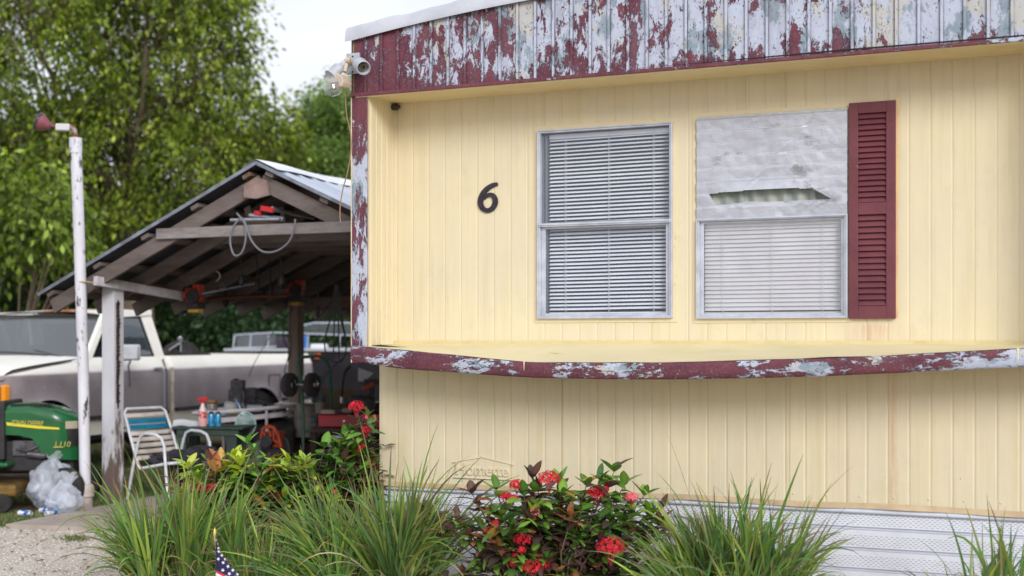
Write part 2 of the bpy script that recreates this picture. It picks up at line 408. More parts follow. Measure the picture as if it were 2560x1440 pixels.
# ledge bowed in plan and sloping outward with a wide maroon nosing
LX = [0, .12, .45, .9, 1.4, 1.9, 2.4, 2.9, 3.4, 3.9, 4.28, 4.5]
tp = [(885,862),(919,868.5),(1030,878),(1149,889),(1303,906),(1516,907.5),(1700,906.5),(1972,898),(2234,889),(2540,872),(2700,866)]
bt = [(885,901),(945,915),(1030,924),(1162,933),(1296,943),(1516,948.5),(1700,948.5),(2016,942.5),(2271,931),(2560,917.4),(2700,912)]
def bow(x): return FD+.13*math.sin(math.pi*min(max(x/W_, 0), 1))**.8*.6
def tab(lst):
    out = []
    for px, py in lst:
        x = H(px, py, FD)[0]
        for _ in range(4): x, z = H(px, py, bow(x))
        out.append((x, z))
    return out
TT, BT = tab(tp), tab(bt)
def lerp(tbl, x):
    if x <= tbl[0][0]: return tbl[0][1]
    for (a, za), (b, zb) in zip(tbl, tbl[1:]):
        if x <= b: return za+(zb-za)*(x-a)/(b-a)
    return tbl[-1][1]
sm = lambda tbl, x: sum(lerp(tbl, x+d) for d in (-.12, -.06, 0, .06, .12))/5
def tz(x): return sm(TT, x)
def bz(x): return sm(BT, x)
def ledge(u, v):
    x = .118+u*(W_-.236); d = bow(x); q = v
    z = 1.527*(1-q)+(tz(x)+.003)*q
    return (x, -.002-(d-.002)*q, z-.012*math.sin(q*math.pi)*.3+.004*noise.noise(Vector((x*4, q*2, 0))))
mb = MB(); mb.grid(ledge, 90, 8)
m_ledge = pm('ledge_paint', S(222,210,174), S(208,198,156), 4, .45, .75, rough=.6, c3=S(176,168,96), s3=5, t3=.66, bump=.2, bscale=10, stt=(.5,1,1))
mb.build('ledge', m_ledge, home, smooth=True, fix=False)
mb = MB(); mb.add([(.12, -FD+.06, 1.5175), (.12, -FD+.20, 1.5195), (.34, -FD+.16, 1.5195), (.16, -FD+.05, 1.518)], [(0,1,2,3)]); mb.build('ledge_gap', pm('gapd', S(30,28,20), S(96,96,40), 20), home, fix=False)
mb = MB(); mb.box(.12, W_-.12, -.012, -.0005, 1.505, 1.546)
mb.build('ledge_rail', pm('ledge_rail', S(214,200,152), S(196,182,124), 6, .45, .8), home, bevel=.003)
def nose(u, v):
    x = u*W_; d = bow(x); zt, zb = tz(x), bz(x); k = v
    prof = [(0, -.02, .0), (.0, .0, .0), (.1, .009, 0), (.5, .011, 0), (.85, .005, 0), (1, -.004, 0), (1.0, -.03, 0)]
    f = k*(len(prof)-1); i = min(int(f), len(prof)-2); q = f-i; a, b = prof[i], prof[i+1]
    zz = a[0]+(b[0]-a[0])*q; dd = a[1]+(b[1]-a[1])*q
    return (x, -(d+dd)-.002, zt+(zb-zt)*zz+.002*noise.noise(Vector((x*7, 0, 1))))
mb = MB(); mb.grid(nose, 140, 12)
def nb(n, x): return n.math('ADD', n.ramp(x[0], 2.9, 3.9, -.02, .045), n.math('MULTIPLY', n.math('SUBTRACT', n.noise(1.6, 3, .5, (1,1,1), (3,8,1)), .5), .28))
m_nose = peeling('peeling_ledge', (.5,1,1.3), nb, 7.5, .60, 9)
mb.build('ledge_trim', m_nose, home, smooth='all', fix=False)
# yellow underside of the ledge
mb = MB(); mb.grid(lambda u, v: (u*W_, -(bow(u*W_)-.006)*(1-v)+.004*v, (bz(u*W_)+.004)*(1-v)+(bz(u*W_)+.035)*v), 60, 2)
mb.build('ledge_underside', pm('ledge_under', S(226,206,150)), home)
m_drip = pm('drip', S(230,218,186))
# spilt cream paint drips over the nosing
for px, w0, hh in ((1310, .010, .6), (2545, .014, .7)):
    x0 = H(px, 900, .46)[0]
    mb = MB(); mb.grid(lambda u, v: (x0+(u-.5)*w0*(1-.75*v**.6), -(bow(x0)+.0135), tz(x0)+.004-(tz(x0)-bz(x0))*hh*v), 3, 6); mb.build('paint_drip', m_drip, home)
# ---- skirting
def skirt_mat():
    n = NT('vinyl_skirting'); x = n.xyz()
    pitch = .1225
    zz = n.math('DIVIDE', n.math('SUBTRACT', .4285, x[2]), pitch); f = n.math('FRACT', n.math('ADD', zz, 20))
    row = n.math('MULTIPLY', f, 11.0); rf = n.math('FRACT', row); ri = n.math('FLOOR', row)
    off = n.math('MULTIPLY', n.math('MODULO', ri, 2.0), .5)
    cx = n.math('FRACT', n.math('ADD', n.math('DIVIDE', n.math('ADD', x[0], 10), .030), off))
    d = n.math('MULTIPLY', n.math('LESS_THAN', cx, .52), n.math('LESS_THAN', n.math('ABSOLUTE', n.math('SUBTRACT', rf, .5)), .15))
    band = n.math('MULTIPLY', n.math('GREATER_THAN', f, .27), n.math('LESS_THAN', f, .82))
    hole = n.math('MULTIPLY', d, band)
    hole = n.math('MULTIPLY', hole, n.math('LESS_THAN', x[2], .53))
    c = n.mix(n.ramp(n.noise(3, 6, .6), .35, .75), S(220,223,234), S(205,208,218))
    c = n.mix(n.ramp(n.noise(9, 7, .7, (1,1,3)), .6, .8), c, S(170,168,166))
    n.base(n.mix(hole, c, S(150,152,164))); n.set(rough=.45); n.bump(n.math('MULTIPLY', hole, -1), .6, .004); return n.m
prof = [(.535, .012)]
z = .4285
prof = [(.55, .022), (.53, .022)]
for k in range(5):
    zz = .4285-.1225*k+.1225*0
    prof += [(zz+.1225*.97 if k else .51, .012 if k else .02), (zz+.016, .010), (zz+.010, .030), (zz, .030), (zz-.002, .008)]
    if k == 0: pass
mb = MB()
for (za, ya), (zb, yb) in zip(prof, prof[1:]):
    for i in range(12):
        xa, xb = .02+(W_-.04)*i/12, .02+(W_-.04)*(i+1)/12
        mb.add([(xa, ya, za), (xb, ya, za), (xb, yb, zb), (xa, yb, zb)], [(0,1,2,3)])
mb.box(.02, W_-.02, .02, .04, -.1, .0)
mb.build('skirting', skirt_mat(), home, fix=False)
mb = MB(); mb.tube([(.012, .01, .535), (W_-.012, .01, .535)], .013, 10); mb.box(.012, W_-.012, .002, .02, .545, .575)
n = NT('rail_white'); x = n.xyz(); fx_ = n.math('FRACT', n.math('DIVIDE', n.math('ADD', x[0], 9), .043)); sl = n.math('MULTIPLY', n.math('LESS_THAN', fx_, .6), n.math('LESS_THAN', n.math('ABSOLUTE', n.math('SUBTRACT', x[2], .5575)), .0028))
n.base(n.mix(sl, n.mix(n.ramp(n.noise(5, 6, .6), .4, .7), S(212,216,230), S(190,193,205)), S(34,38,52))); n.set(rough=.4)
mb.build('skirting_rail', n.m, home, smooth=True)
mb = MB(); mb.box(.02, .03, .04, LEN, -.05, .57); mb.box(W_-.03, W_-.02, .04, LEN, -.05, .57)
mb.build('side_skirting', pm('side_skirt', S(200,204,218)), home)
# ---- embossed maker's plate
pa = H(1137, 1190, .004); pb = H(1276, 1143, .004); cx = (pa[0]+pb[0])/2; pw = (pb[0]-pa[0]); 
mb = MB(); z0 = H(1200, 1196, .004)[1]; z1 = H(1150, 1156, .004)[1]; zp = H(1205, 1143, .004)[1]
mb.box(cx-pw/2, cx+pw/2, -.004, .006, z0, z1)
mb.bar((cx-pw/2-.02, -.005, z1-.002), (cx, -.005, zp), .008, .006); mb.bar((cx+pw/2+.02, -.005, z1-.002), (cx, -.005, zp), .008, .006)
mb.bar((cx-pw/2-.012, -.005, z0), (cx+pw/2+.025, -.005, z0), .008, .007)
mb.add([(cx-pw/2, -.0025, z1), (cx+pw/2, -.0025, z1), (cx, -.0025, zp)], [(0,1,2)])
plate = mb.build('maker_plate', m_lower, home, bevel=.002)
M = Matrix.Translation((cx, -.006, z0+.022)) @ Matrix.Rotation(R(90), 4, 'X')
tb = text_mb('Homette', .11, M, .007, align='CENTER', offset=.002, spacing=.95)
tb.build('lettering', m_lower, plate, bevel=.0015)
# ---- windows
m_alu = pm('aluminium', S(208,211,222), S(184,188,200), 8, rough=.35, metal=.35, spec=.5, c3=S(120,118,120), s3=14, t3=.68)
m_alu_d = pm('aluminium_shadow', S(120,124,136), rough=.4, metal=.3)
m_glass = glassmat('window_glass', (.97,.98,.99,1), .0, .015, .0, (.35,.38,.42,1))
m_dark = pm('dark_room', S(14,20,38), rough=.9)  # near-black colour stands in for the shade of the room inside
m_slat = pm('blind_slat', S(240,242,250), S(228,231,240), 5, rough=.45)
m_slat2 = pm('blind_slat_closed', S(222,222,228), S(208,208,214), 5, rough=.5)
def frame_mb(mb, x0, x1, z0, z1, w, y0, y1, wb=None, wt=None):
    wb = wb or w; wt = wt or w
    mb.box(x0, x0+w, y0, y1, z0, z1); mb.box(x1-w, x1, y0, y1, z0, z1)
    mb.box(x0+w, x1-w, y0+.001, y1-.001, z0, z0+wb); mb.box(x0+w, x1-w, y0+.001, y1-.001, z1-wt, z1)
def blind(x0, x1, z0, z1, y, pitch, w, tilt, parent, m, name='blind', droop=.0):
    mb = MB(); n = int((z1-z0-.03)/pitch)
    for k in range(n):
        zc = z1-.035-pitch*k; j = random.uniform(-.5, .5); tl = tilt+R(j*5); sag = random.uniform(0, .0012)
        def f(u, v):
            a = (v-.5)*w; crown = .0035*(1-(2*v-1)**2)
            yy = a*math.cos(tl)-crown*math.sin(tl)*-1; zz = a*math.sin(tl)+crown*math.cos(tl)
            return (x0+u*(x1-x0), y+yy, zc+zz-sag*math.sin(u*6.3)+droop*(u-.5))
        mb.grid(f, 6, 4)
    mb.box(x0, x1, y-.013, y+.013, z1-.028, z1)
    mb.box(x0, x1, y-.012, y+.012, z0, z0+.012)
    bl = mb.build(name, m, parent, smooth=True, fix=False)
    mb = MB()
    for u in (.14, .5, .86):
        for dx in (-.004, .004): mb.tube([(x0+u*(x1-x0)+dx, y-.015, z0), (x0+u*(x1-x0)+dx, y-.015, z1)], .0011, 5)
    mb.build('cord', pm('cordw', S(214,214,220)), bl)
    return bl
# window beside the number
wx0, wx1, wz0, wz1 = win1
zm = H(1500, 557, .03)[1]
mb = MB(); frame_mb(mb, wx0, wx1, wz0, wz1, .02, -.02, .03, .018, .018)
mb.box(wx0, wx0+.008, -.028, -.02, wz0, wz1); mb.box(wx1-.008, wx1, -.028, -.02, wz0, wz1); mb.box(wx0+.008, wx1-.008, -.028, -.02, wz1-.008, wz1); mb.box(wx0+.008, wx1-.008, -.028, -.02, wz0, wz0+.008)
win = mb.build('window', m_alu, home, bevel=.0015); win['label'] = 'tall two-sash window with half-open blinds beside the number'
mb = MB(); mb.box(wx0+.008, wx1-.008, -.027, .022, zm-.013, zm+.010); mb.box(wx0+.012, wx1-.012, -.034, -.027, zm-.004, zm+.004)
mb.build('meeting_rail', m_alu, win, bevel=.0015)
mb = MB(); frame_mb(mb, wx0+.0205, wx1-.0205, wz0+.0185, zm-.0135, .028, .003, .018, .016, .012)
mb.build('lower_sash', m_alu, win, bevel=.0012)
mb = MB(); frame_mb(mb, wx0+.0205, wx1-.0205, zm+.0105, wz1-.0185, .014, .018, .028, .008, .008)
mb.box(wx0+.036, wx0+.05, .03, .1, wz0+.02, wz1-.02)
mb.build('upper_sash', m_alu_d, win, bevel=.001)
mb = MB(); mb.box(wx0+.048, wx1-.048, .010, .012, wz0+.034, zm-.025); mb.build('pane', m_glass, win)
mb = MB(); mb.box(wx0+.034, wx1-.034, .022, .024, zm+.018, wz1-.026); mb.build('pane', m_glass, win)
blind(wx0+.058, wx1-.024, wz0+.03, wz1-.022, .060, .0245, .0262, R(35), win, m_slat, droop=.006)
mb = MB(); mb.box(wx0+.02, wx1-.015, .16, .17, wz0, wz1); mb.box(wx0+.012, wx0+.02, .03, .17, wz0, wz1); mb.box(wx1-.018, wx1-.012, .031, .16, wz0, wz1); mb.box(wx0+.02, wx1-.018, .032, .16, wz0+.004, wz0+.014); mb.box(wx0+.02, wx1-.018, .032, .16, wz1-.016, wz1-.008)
mb.build('dark_backing', m_dark, win)  # dark box added close behind the blind in place of an unlit room
# window by the shutter: foil-faced board above, blinds below
x0, x1, z0, z1 = win2
zt = H(1930, 541, .03)[1]
mb = MB(); frame_mb(mb, x0, x1, z0, zt, .018, -.022, .03, .016, .016)
mb.box(x0, x0+.007, -.03, -.022, z0, zt); mb.box(x1-.007, x1, -.03, -.022, z0, zt); mb.box(x0+.007, x1-.007, -.03, -.022, zt-.01, zt); mb.box(x0+.007, x1-.007, -.03, -.022, z0, z0+.008)
win_b = mb.build('window', m_alu, home, bevel=.0015); win_b['label'] = 'window with closed white blinds below a torn silver sheet'
mb = MB(); frame_mb(mb, x0+.0185, x1-.0185, z0+.0165, zt-.0165, .022, .003, .018, .014, .012); mb.build('sash', m_alu, win_b, bevel=.0012)
mb = MB(); mb.box(x0+.038, x1-.038, .010, .012, z0+.03, zt-.026); mb.build('pane', glassmat('window_glass_clear', (.98,.98,.98,1), .25, .02, .03, (.5,.5,.5,1)), win_b)
blind(x0+.036, x1-.036, z0+.028, zt-.02, .05, .0262, .031, R(66), win_b, m_slat2)
mb = MB(); mb.box(x0+.01, x1-.01, .12, .13, z0, z1); mb.build('dark_backing', m_dark, win_b)  # added dark sheet standing in for the unlit room
# foil sheet
hole = [H(*q, .03) for q in ((1771,484),(1790,513),(1860,505),(2060,498),(2078,497),(2026,470),(1900,474))]
def inside(x, z):
    c = False; n = len(hole)
    for i in range(n):
        (xa, za), (xb, zb) = hole[i], hole[i-1]
        if (za > z) != (zb > z) and x < (xb-xa)*(z-za)/(zb-za)+xa: c = not c
    return c
fz0, fz1 = zt-.004, z1-.002
def foil(u, v):
    x = x0+.002+u*(x1-x0-.004); z = fz0+v*(fz1-fz0)
    t = (z-fz0)/.0775; saw = (t % 1.0)
    d = .010*saw if saw < .94 else .010*(1-saw)/.06
    p = Vector((x*5, z*5, 0)); d += .007*abs(noise.noise(p*1.3))+.004*noise.noise(p*4+Vector((3,3,3)))+.002*abs(noise.noise(p*11))
    e = abs((x-x0)-(.14+(z-fz0)*.95)); d += .006*max(0, 1-e/.024)*(.6+.4*math.sin(z*40))        # long diagonal crease
    hx0, hx1, hz1 = hole[0][0], hole[3][0], hole[5][1]
    if hx0-.02 < x < hx1+.03 and z > hz1-.01:
        b = max(0, 1-(z-hz1)/.075)*math.sin(math.pi*min(1, max(0, (x-hx0+.02)/(hx1-hx0+.05)))); d += .03*b
    return (x, -.014-d, z)
mb = MB(); mb.grid(foil, 170, 120, keep=lambda u, v: not inside(x0+.002+u*(x1-x0-.004), fz0+v*(fz1-fz0)))
n = NT('foil'); c = n.mix(n.ramp(n.noise(2.5, 4, .6, (1,1,2.5)), .42, .7), S(202,205,216), S(184,187,198))
c = n.mix(n.math('MULTIPLY', n.ramp(n.noise(3.6, 9, .72, (1,1,2.0), (2,2,12)), .565, .66), .75), c, S(122,118,124))
n.base(c); n.set(rough=.38, metal=.35, spec=.5); vo = n.n('TexVoronoi', feature='DISTANCE_TO_EDGE'); vo.inputs['Scale'].default_value = 9; n.lk(n.co((1,1,1.5)), vo.inputs['Vector']); n.bump(n.noise(26, 8, .68, (1,1,1.8)), .42, .006)
mb.build('foil_sheet', n.m, home, smooth='all', fix=False)
mb = MB(); mb.grid(lambda u, v: (hole[0][0]-.05+u*(hole[4][0]-hole[0][0]+.1), .02+.008*math.sin(u*60), hole[1][1]-.03+v*.13), 120, 1)
mb.build('curtain', pm('curtain', S(150,160,152), S(176,180,172), 20, .4, .6, stt=(1,1,.1)), win_b)
# torn sliver at the right of the hole
mb = MB(); a, b = hole[5], hole[4]
mb.grid(lambda u, v: (a[0]+(b[0]-a[0])*u+.018*v*(1-u), -.03-.01*math.sin(v*3), a[1]+(b[1]-a[1])*u+.008*v), 6, 3); mb.build('torn_flap', n.m, home, smooth=True, fix=False)
# ---- shutter
sa = H(2121, 797, .025); sb = H(2239, 250, .025)
x0, x1, z0, z1 = sa[0]+.003, sb[0], sa[1], sb[1]
m_sh = pm('shutter_paint', S(116,62,70), S(98,50,60), 3, .4, .7, rough=.6, c3=S(160,110,122), s3=12, t3=.655, bump=.3, bscale=30)
wd = x1-x0; st_ = wd*.20; zmid = H(2180, 521, .025)[1]
mb = MB(); mb.box(x0, x0+st_, -.03, .002, z0, z1); mb.box(x1-st_, x1, -.03, .002, z0, z1)
mb.box(x0+st_, x1-st_, -.0295, .001, z1-.065, z1); mb.box(x0+st_, x1-st_, -.0295, .001, z0, z0+.075); mb.box(x0+st_, x1-st_, -.0295, .001, zmid-.035, zmid+.035)
mb.box(x0+st_, x1-st_, -.006, .0005, z0+.075, z1-.065)
shut = mb.build('shutter', m_sh, home, bevel=.003)
for a, b, nn in ((zmid+.035, z1-.065, 16), (z0+.075, zmid-.035, 15)):
    mb = MB()
    for k in range(nn):
        zc = a+(b-a)*(k+.5)/nn; hh = (b-a)/nn
        mb.add([(x0+st_, -.026, zc-hh*.42), (x1-st_, -.026, zc-hh*.42), (x1-st_, -.008, zc+hh*.5), (x0+st_, -.008, zc+hh*.5), (x0+st_, -.018, zc-hh*.50), (x1-st_, -.018, zc-hh*.50)], [(0,1,2,3), (4,5,1,0)])
    mb.build('louvre', m_sh, shut)
# slip of older cream paint showing beside the shutter
mb = MB(); mb.grid(lambda u, v: (x1+u*(.012+.008*noise.noise(Vector((v*9, 1, 0)))+.006*(v > .5)), -.004, z0+.01+v*(z1-z0+.01)), 1, 60)
mb.build('paint_edge', pm('paint_edge', S(236,208,156), S(226,178,140), 6), home)
# ---- house number
num = MB()
ctr = [(370,463,20),(345,468,27),(312,486,31),(285,512,33),(266,545,34),(259,582,34),(268,612,33),(290,630,30),(318,631,30),(342,612,32),(354,583,33),(352,556,32),(338,536,30),(316,532,26),(294,544,20),(282,560,14)]
pts = []
for i in range(len(ctr)-1):
    for q in range(4):
        f = q/4; p = [ctr[max(i-1,0)], ctr[i], ctr[i+1], ctr[min(i+2,len(ctr)-1)]]
        pts.append(tuple(.5*((2*p[1][k])+(-p[0][k]+p[2][k])*f+(2*p[0][k]-5*p[1][k]+4*p[2][k]-p[3][k])*f*f+(-p[0][k]+3*p[1][k]-3*p[2][k]+p[3][k])*f**3) for k in range(3)))
pts.append(ctr[-1])
num_o = H(1220, 494, .01); L_ = []; R_ = []
for i, (cx_, cy_, w_) in enumerate(pts):
    a = pts[max(i-1,0)]; b = pts[min(i+1,len(pts)-1)]; dx, dy = b[0]-a[0], b[1]-a[1]; l = math.hypot(dx, dy) or 1
    for sg, lst in ((1, L_), (-1, R_)):
        qx, qy = cx_-dy/l*w_/2*sg, cy_+dx/l*w_/2*sg
        X, Z = H(1100+qx/2.571, 280+qy/2.571, .01); lst.append((X-num_o[0], Z-num_o[1]))
vs = [(x, -.012, z) for x, z in L_]+[(x, -.012, z) for x, z in R_]+[(x, -.002, z) for x, z in L_]+[(x, -.002, z) for x, z in R_]
n_ = len(L_); fs = []
for i in range(n_-1):
    fs += [(i, i+1, n_+i+1, n_+i), (i, 2*n_+i, 2*n_+i+1, i+1), (n_+i, n_+i+1, 3*n_+i+1, 3*n_+i)]
fs += [(0, n_, 3*n_, 2*n_), (n_-1, 3*n_-1, 4*n_-1, 2*n_-1)]
num.add(vs, fs)
o = num.build('house_number', pm('black_metal', S(38,34,42), S(58,50,58), 30, rough=.4), None, fix=True)
o.location = st(S0+num_o[0], T0, num_o[1]); o.rotation_euler = (0,0,ANG); tag(o, 'black numeral 6 fixed to the yellow wall left of the windows', 'house number')
# ================= GROUND =================
def sheet(name, pts, z, m, th=0, kind='structure'):
    mb = MB(); n = len(pts)
    vs = [(p[0], p[1], z) for p in pts]
    if th: vs += [(p[0], p[1], z-th) for p in pts]
    fs = [tuple(range(n))]
    if th: fs += [(i, (i+1) % n, n+(i+1) % n, n+i) for i in range(n)]
    o = mb.add(vs, fs).build(name, m, None); return tag(o, kind=kind)
n = NT('soil'); x = n.xyz()
c = n.mix(n.ramp(n.noise(.9, 7, .65), .4, .62), S(134,122,104), S(98,100,62))
c = n.mix(n.ramp(n.noise(7, 8, .7), .5, .75), c, S(88,76,62)); c = n.mix(n.ramp(n.noise(30, 6, .7), .55, .8), c, S(160,148,132))
n.base(c); n.set(rough=.95, spec=.1); n.bump(n.noise(22, 6, .7), .8, .03); m_soil = n.m
mb = MB(); mb.grid(lambda u, v: (-90+180*u, -20+180*v, -.02 if True else 0), 20, 20)
g = mb.build('ground', m_soil); tag(g, kind='structure')
n = NT('gravel'); vo = n.n('TexVoronoi'); vo.inputs['Scale'].default_value = 55; n.lk(n.co(), vo.inputs['Vector'])
c = n.mix(n.ramp(n.noise(1.4, 7, .65), .4, .7), S(222,209,199), S(200,184,170)); hs = n.n('SeparateColor'); n.lk(vo.outputs['Color'], hs.inputs[0])
c = n.mix(n.math('MULTIPLY', hs.outputs[0], .35), c, S(168,154,142)); c = n.mix(n.ramp(n.noise(60, 5, .7), .5, .8), c, S(226,218,212))
c = n.mix(n.ramp(n.noise(5, 8, .75), .62, .70), c, S(122,106,84))
n.base(c); n.set(rough=.9, spec=.15); n.bump(n.math('ADD', vo.outputs['Distance'], n.noise(12, 5, .6)), .8, .02)
gp = [G(-900, 1300), G(-200,1315), G(60,1314), G(240,1326), G(420,1330), G(620,1322), G(900,1330)]
dr = [(p.x, p.y) for p in gp]+[(3, 7.9), (3, 3.0), (-2,1), (-12, 1)]
sheet('gravel_drive', dr, -.008, n.m)
m_conc = pm('concrete', S(172,160,152), S(150,138,128), 3, .4, .7, rough=.85, bump=.5, bscale=30, c3=S(116,104,92), s3=6, t3=.62)
cp = [G(15,1310,.03), G(330,1322,.03), G(640,1318,.03), G(980,1300,.03), G(1000,1180,.03), G(700,1200,.03), G(420,1232,.03), G(300,1256,.03), G(190,1276,.03)]
sheet('concrete_slab', [(p.x, p.y) for p in cp], .03, m_conc, .06)
# loose stones and low grass
def scatter(name, pts, m, col, kind='stuff'): pass
V = []; Fq = []; Cc = []
def stone_field(n, region):
    for i in range(n):
        p = region(); r = random.uniform(.004, .013); a = random.uniform(0, 6.28); o = len(V)
        g0 = random.uniform(.42, .72); cc = (g0, g0*random.uniform(.9,.97), g0*random.uniform(.8,.93))
        for k in range(4):
            q = a+k*1.571+random.uniform(-.3,.3); V.append((p[0]+r*math.cos(q), p[1]+r*math.sin(q)*.8, -.008+r*.15)); Cc.append(cc)
        for k in range(4):
            q = a+k*1.571+.4; V.append((p[0]+r*.6*math.cos(q), p[1]+r*.5*math.sin(q), -.008+r*.75)); Cc.append(cc)
        Fq.extend([(o+k, o+(k+1) % 4, o+4+(k+1) % 4, o+4+k) for k in range(4)]+[(o+4,o+5,o+6,o+7)])
def rg():
    px = random.uniform(-60, 420); py = random.uniform(1322, 1450); p = G(px, py); return p.x+random.gauss(0,.02), p.y
stone_field(3200, rg)
nn_ = NT('stone'); a_ = nn_.n('Attribute', attribute_name='Col'); nn_.base(a_.outputs['Color']); nn_.set(rough=.85)
o = np_mesh('gravel_stones', np.array(V), np.array(Fq), nn_.m, None, np.array(Cc)); tag(o, kind='stuff')
def blades(specs, seg=4):
    """specs: rows of base xyz, direction angle, lean, length, width, droop, colour root, colour tip -> flat arrays of bent, folded blades"""
    N = len(specs); A = np.array([[*s[0], s[1], s[2], s[3], s[4], s[5]] for s in specs]); c0 = np.array([s[6] for s in specs]); c1 = np.array([s[7] for s in specs])
    ts = np.linspace(0, 1, seg+1); Vv = np.zeros((N, seg+1, 3, 3)); Cl = np.zeros((N, seg+1, 3, 3))
    d = np.stack([np.cos(A[:,3]), np.sin(A[:,3]), np.zeros(N)], 1); sd = np.stack([-np.sin(A[:,3]), np.cos(A[:,3]), np.zeros(N)], 1)
    tw = RNG.uniform(-.9, .9, N); pos = A[:, :3].copy(); lean = A[:, 4].copy()
    wv = RNG.uniform(-1, 1, N)
    for i, t_ in enumerate(ts):
        th = lean+A[:,7]*t_**2.2
        if i: pos = pos+(d*np.sin(th)[:,None]+np.array([0,0,1])*np.cos(th)[:,None]+sd*(wv*.12*t_)[:,None])*(A[:,5]/seg)[:,None]
        wd = A[:,6]*np.minimum(1, (.55+1.6*t_))*(1-t_**3.2)**.9*.5+.0006
        a = tw*(.6+.8*t_); nrm = d*np.cos(th)[:,None]-np.array([0,0,1])*np.sin(th)[:,None]
        side = sd*np.cos(a)[:,None]+nrm*np.sin(a)[:,None]
        Vv[:,i,0] = pos-side*wd[:,None]; Vv[:,i,2] = pos+side*wd[:,None]; Vv[:,i,1] = pos-nrm*(wd*.35)[:,None]
        k = np.clip((t_-.72)/.28, 0, 1)**1.2; f = np.clip(.15*t_+k, 0, 1)
        Cl[:,i,:] = (c0*(1-f)+c1*f)[:,None,:]
    base = (np.arange(N)*(seg+1)*3)[:,None]
    q = []
    for i in range(seg):
        for j in (0, 1): q.append([i*3+j, i*3+j+1, (i+1)*3+j+1, (i+1)*3+j])
    q = np.array(q); Fq_ = (base[:,:,None]+q[None]).reshape(-1, 4)
    return Vv.reshape(-1, 3), Fq_, Cl.reshape(-1, 3)
m_blade = leafmat('blade', True, None, .5, .22)
def lowgrass(name, n, region, h=.07, tint=(.10,.17,.035)):
    sp = []
    for i in range(n):
        p = region(); L = random.uniform(.5, 1.3)*h; k = random.uniform(.6, 1.4)
        c = tuple(x*k for x in tint) if random.random() > .22 else (.32, .26, .13)
        sp.append(((p[0], p[1], -.02), random.uniform(0, 6.28), random.uniform(0, .7), L, random.uniform(.004, .008), random.uniform(.2, 1.2), c, tuple(.7*q+.06 for q in c)))

    V_, F_, C_ = blades(sp, 3); o = np_mesh(name, V_, F_, m_blade, None, C_); return tag(o, kind='stuff')
def rect(px0, px1, py0, py1):
    def f():
        while True:
            px = random.uniform(px0, px1); py = random.uniform(py0, py1)
            p = G(px, py)
            q = G(px+30, py)
            if noise.noise(Vector((p.x*1.7, p.y*1.7, 0))) > -.18: return p.x, p.y
    return f
lowgrass('grass', 15000, rect(-60, 470, 1105, 1262))
lowgrass('grass', 4000, lambda: (lambda p: (p.x, p.y))(G(random.uniform(-60, 215), 1306+random.triangular(-28, 12, -2))), .05)
lowgrass('grass', 500, lambda: (lambda p: (p.x, p.y))(G(random.gauss(185, 18), random.gauss(1345, 4))), .04)
def litter():
    V.clear(); Fq.clear()
Vl, Fl, Cl_ = [], [], []
for i in range(420):
    px = random.uniform(-40, 420); py = random.choice((random.uniform(1250, 1330), random.uniform(1300, 1440))); zg_ = .034 if 1262 < py < 1316 and px > 200 else .0
    p = G(px, py, zg_); a = random.uniform(0, 6.28); L_ = random.uniform(.012, .035); w_ = L_*random.uniform(.25,.45); o_ = len(Vl); cc = random.choice(((.16,.10,.05),(.25,.17,.08),(.10,.06,.035),(.30,.26,.10),(.12,.15,.04)))
    for da, rr_ in ((0,L_), (1.57,w_), (3.14,L_), (4.71,w_)): Vl.append((p.x+math.cos(a+da)*rr_, p.y+math.sin(a+da)*rr_, p.z+random.uniform(.002,.012))); Cl_.append(cc)
    Fl.append((o_, o_+1, o_+2, o_+3))
o = np_mesh('leaf_litter', np.array(Vl), np.array(Fl), nn_.m, None, np.array(Cl_)); tag(o, kind='stuff')
# ================= CARPORT =================
PS, PT = -8.23, 9.845
cp_ = thing('carport', 'open timber carport with weathered rafters and a pale ribbed metal gable roof', 'carport', st(PS, PT), ANG)
def K(px, py, y):
    s, z = on_t(px, py, PT+y); return Vector((s-PS, y, z))
RX, RZ, SL = 1.85, 3.11, .459
def zr(x): return RZ-SL*abs(x-RX)
def wood(name, a, b, sc_=5, st_=(1,1,1)):
    n = NT(name); c = n.mix(n.ramp(n.noise(sc_, 7, .65, st_), .38, .7), a, b)
    c = n.mix(n.math('MULTIPLY', n.ramp(n.noise(sc_*9, 5, .6, st_), .45, .8), .5), c, S(88,72,64))
    c = n.mix(n.ramp(n.noise(sc_*.8, 5, .6), .62, .66), c, S(112,84,66)); n.base(c); n.set(rough=.85, spec=.2); n.bump(n.noise(sc_*7, 6, .7, st_), .5, .006); return n.m
m_raf = wood('rafter_wood', S(122,112,108), S(86,78,75), 4, (.25,.25,1))
m_beam = wood('beam_wood', S(146,140,140), S(112,104,102), 4, (.3,.3,1.5))
YE = 5.9; XE0, XE1 = -.596, 3.86
def roofside(x0, x1, name):
    mb = MB(); ny = 280
    def f(u, v):
        y = -.345+v*(YE+.345); x = x0+u*(x1-x0); fr = (y/.225) % 1.0; rib = .02 if fr < .12 else (.02*(1-(fr-.12)/.06) if fr < .18 else (.02*(1-(1-fr)/.06) if fr > .94 else 0))
        mn = .005 if (.42 < fr < .5 or .68 < fr < .76) else 0
        return (x, y, zr(x)+rib+mn-.004*math.sin(u*3.1)*math.sin(y*2))
    mb.grid(f, 6, ny)
    m = pm('roof_metal', S(200,208,222), S(174,182,198), 3, .4, .75, rough=.38, metal=.5, spec=.5, c3=S(150,150,158), s3=5, t3=.68, stt=(.4,1,1))
    o = mb.build(name, m, cp_, fix=False); s = o.modifiers.new('s', 'SOLIDIFY'); s.thickness = .004; return o
mb = MB()
m_und = pm('metal_underside_shade', S(74,76,84), S(54,52,56), 4, rough=.7, metal=.2)  # second sheet below the roof metal, shade put into its dark colour
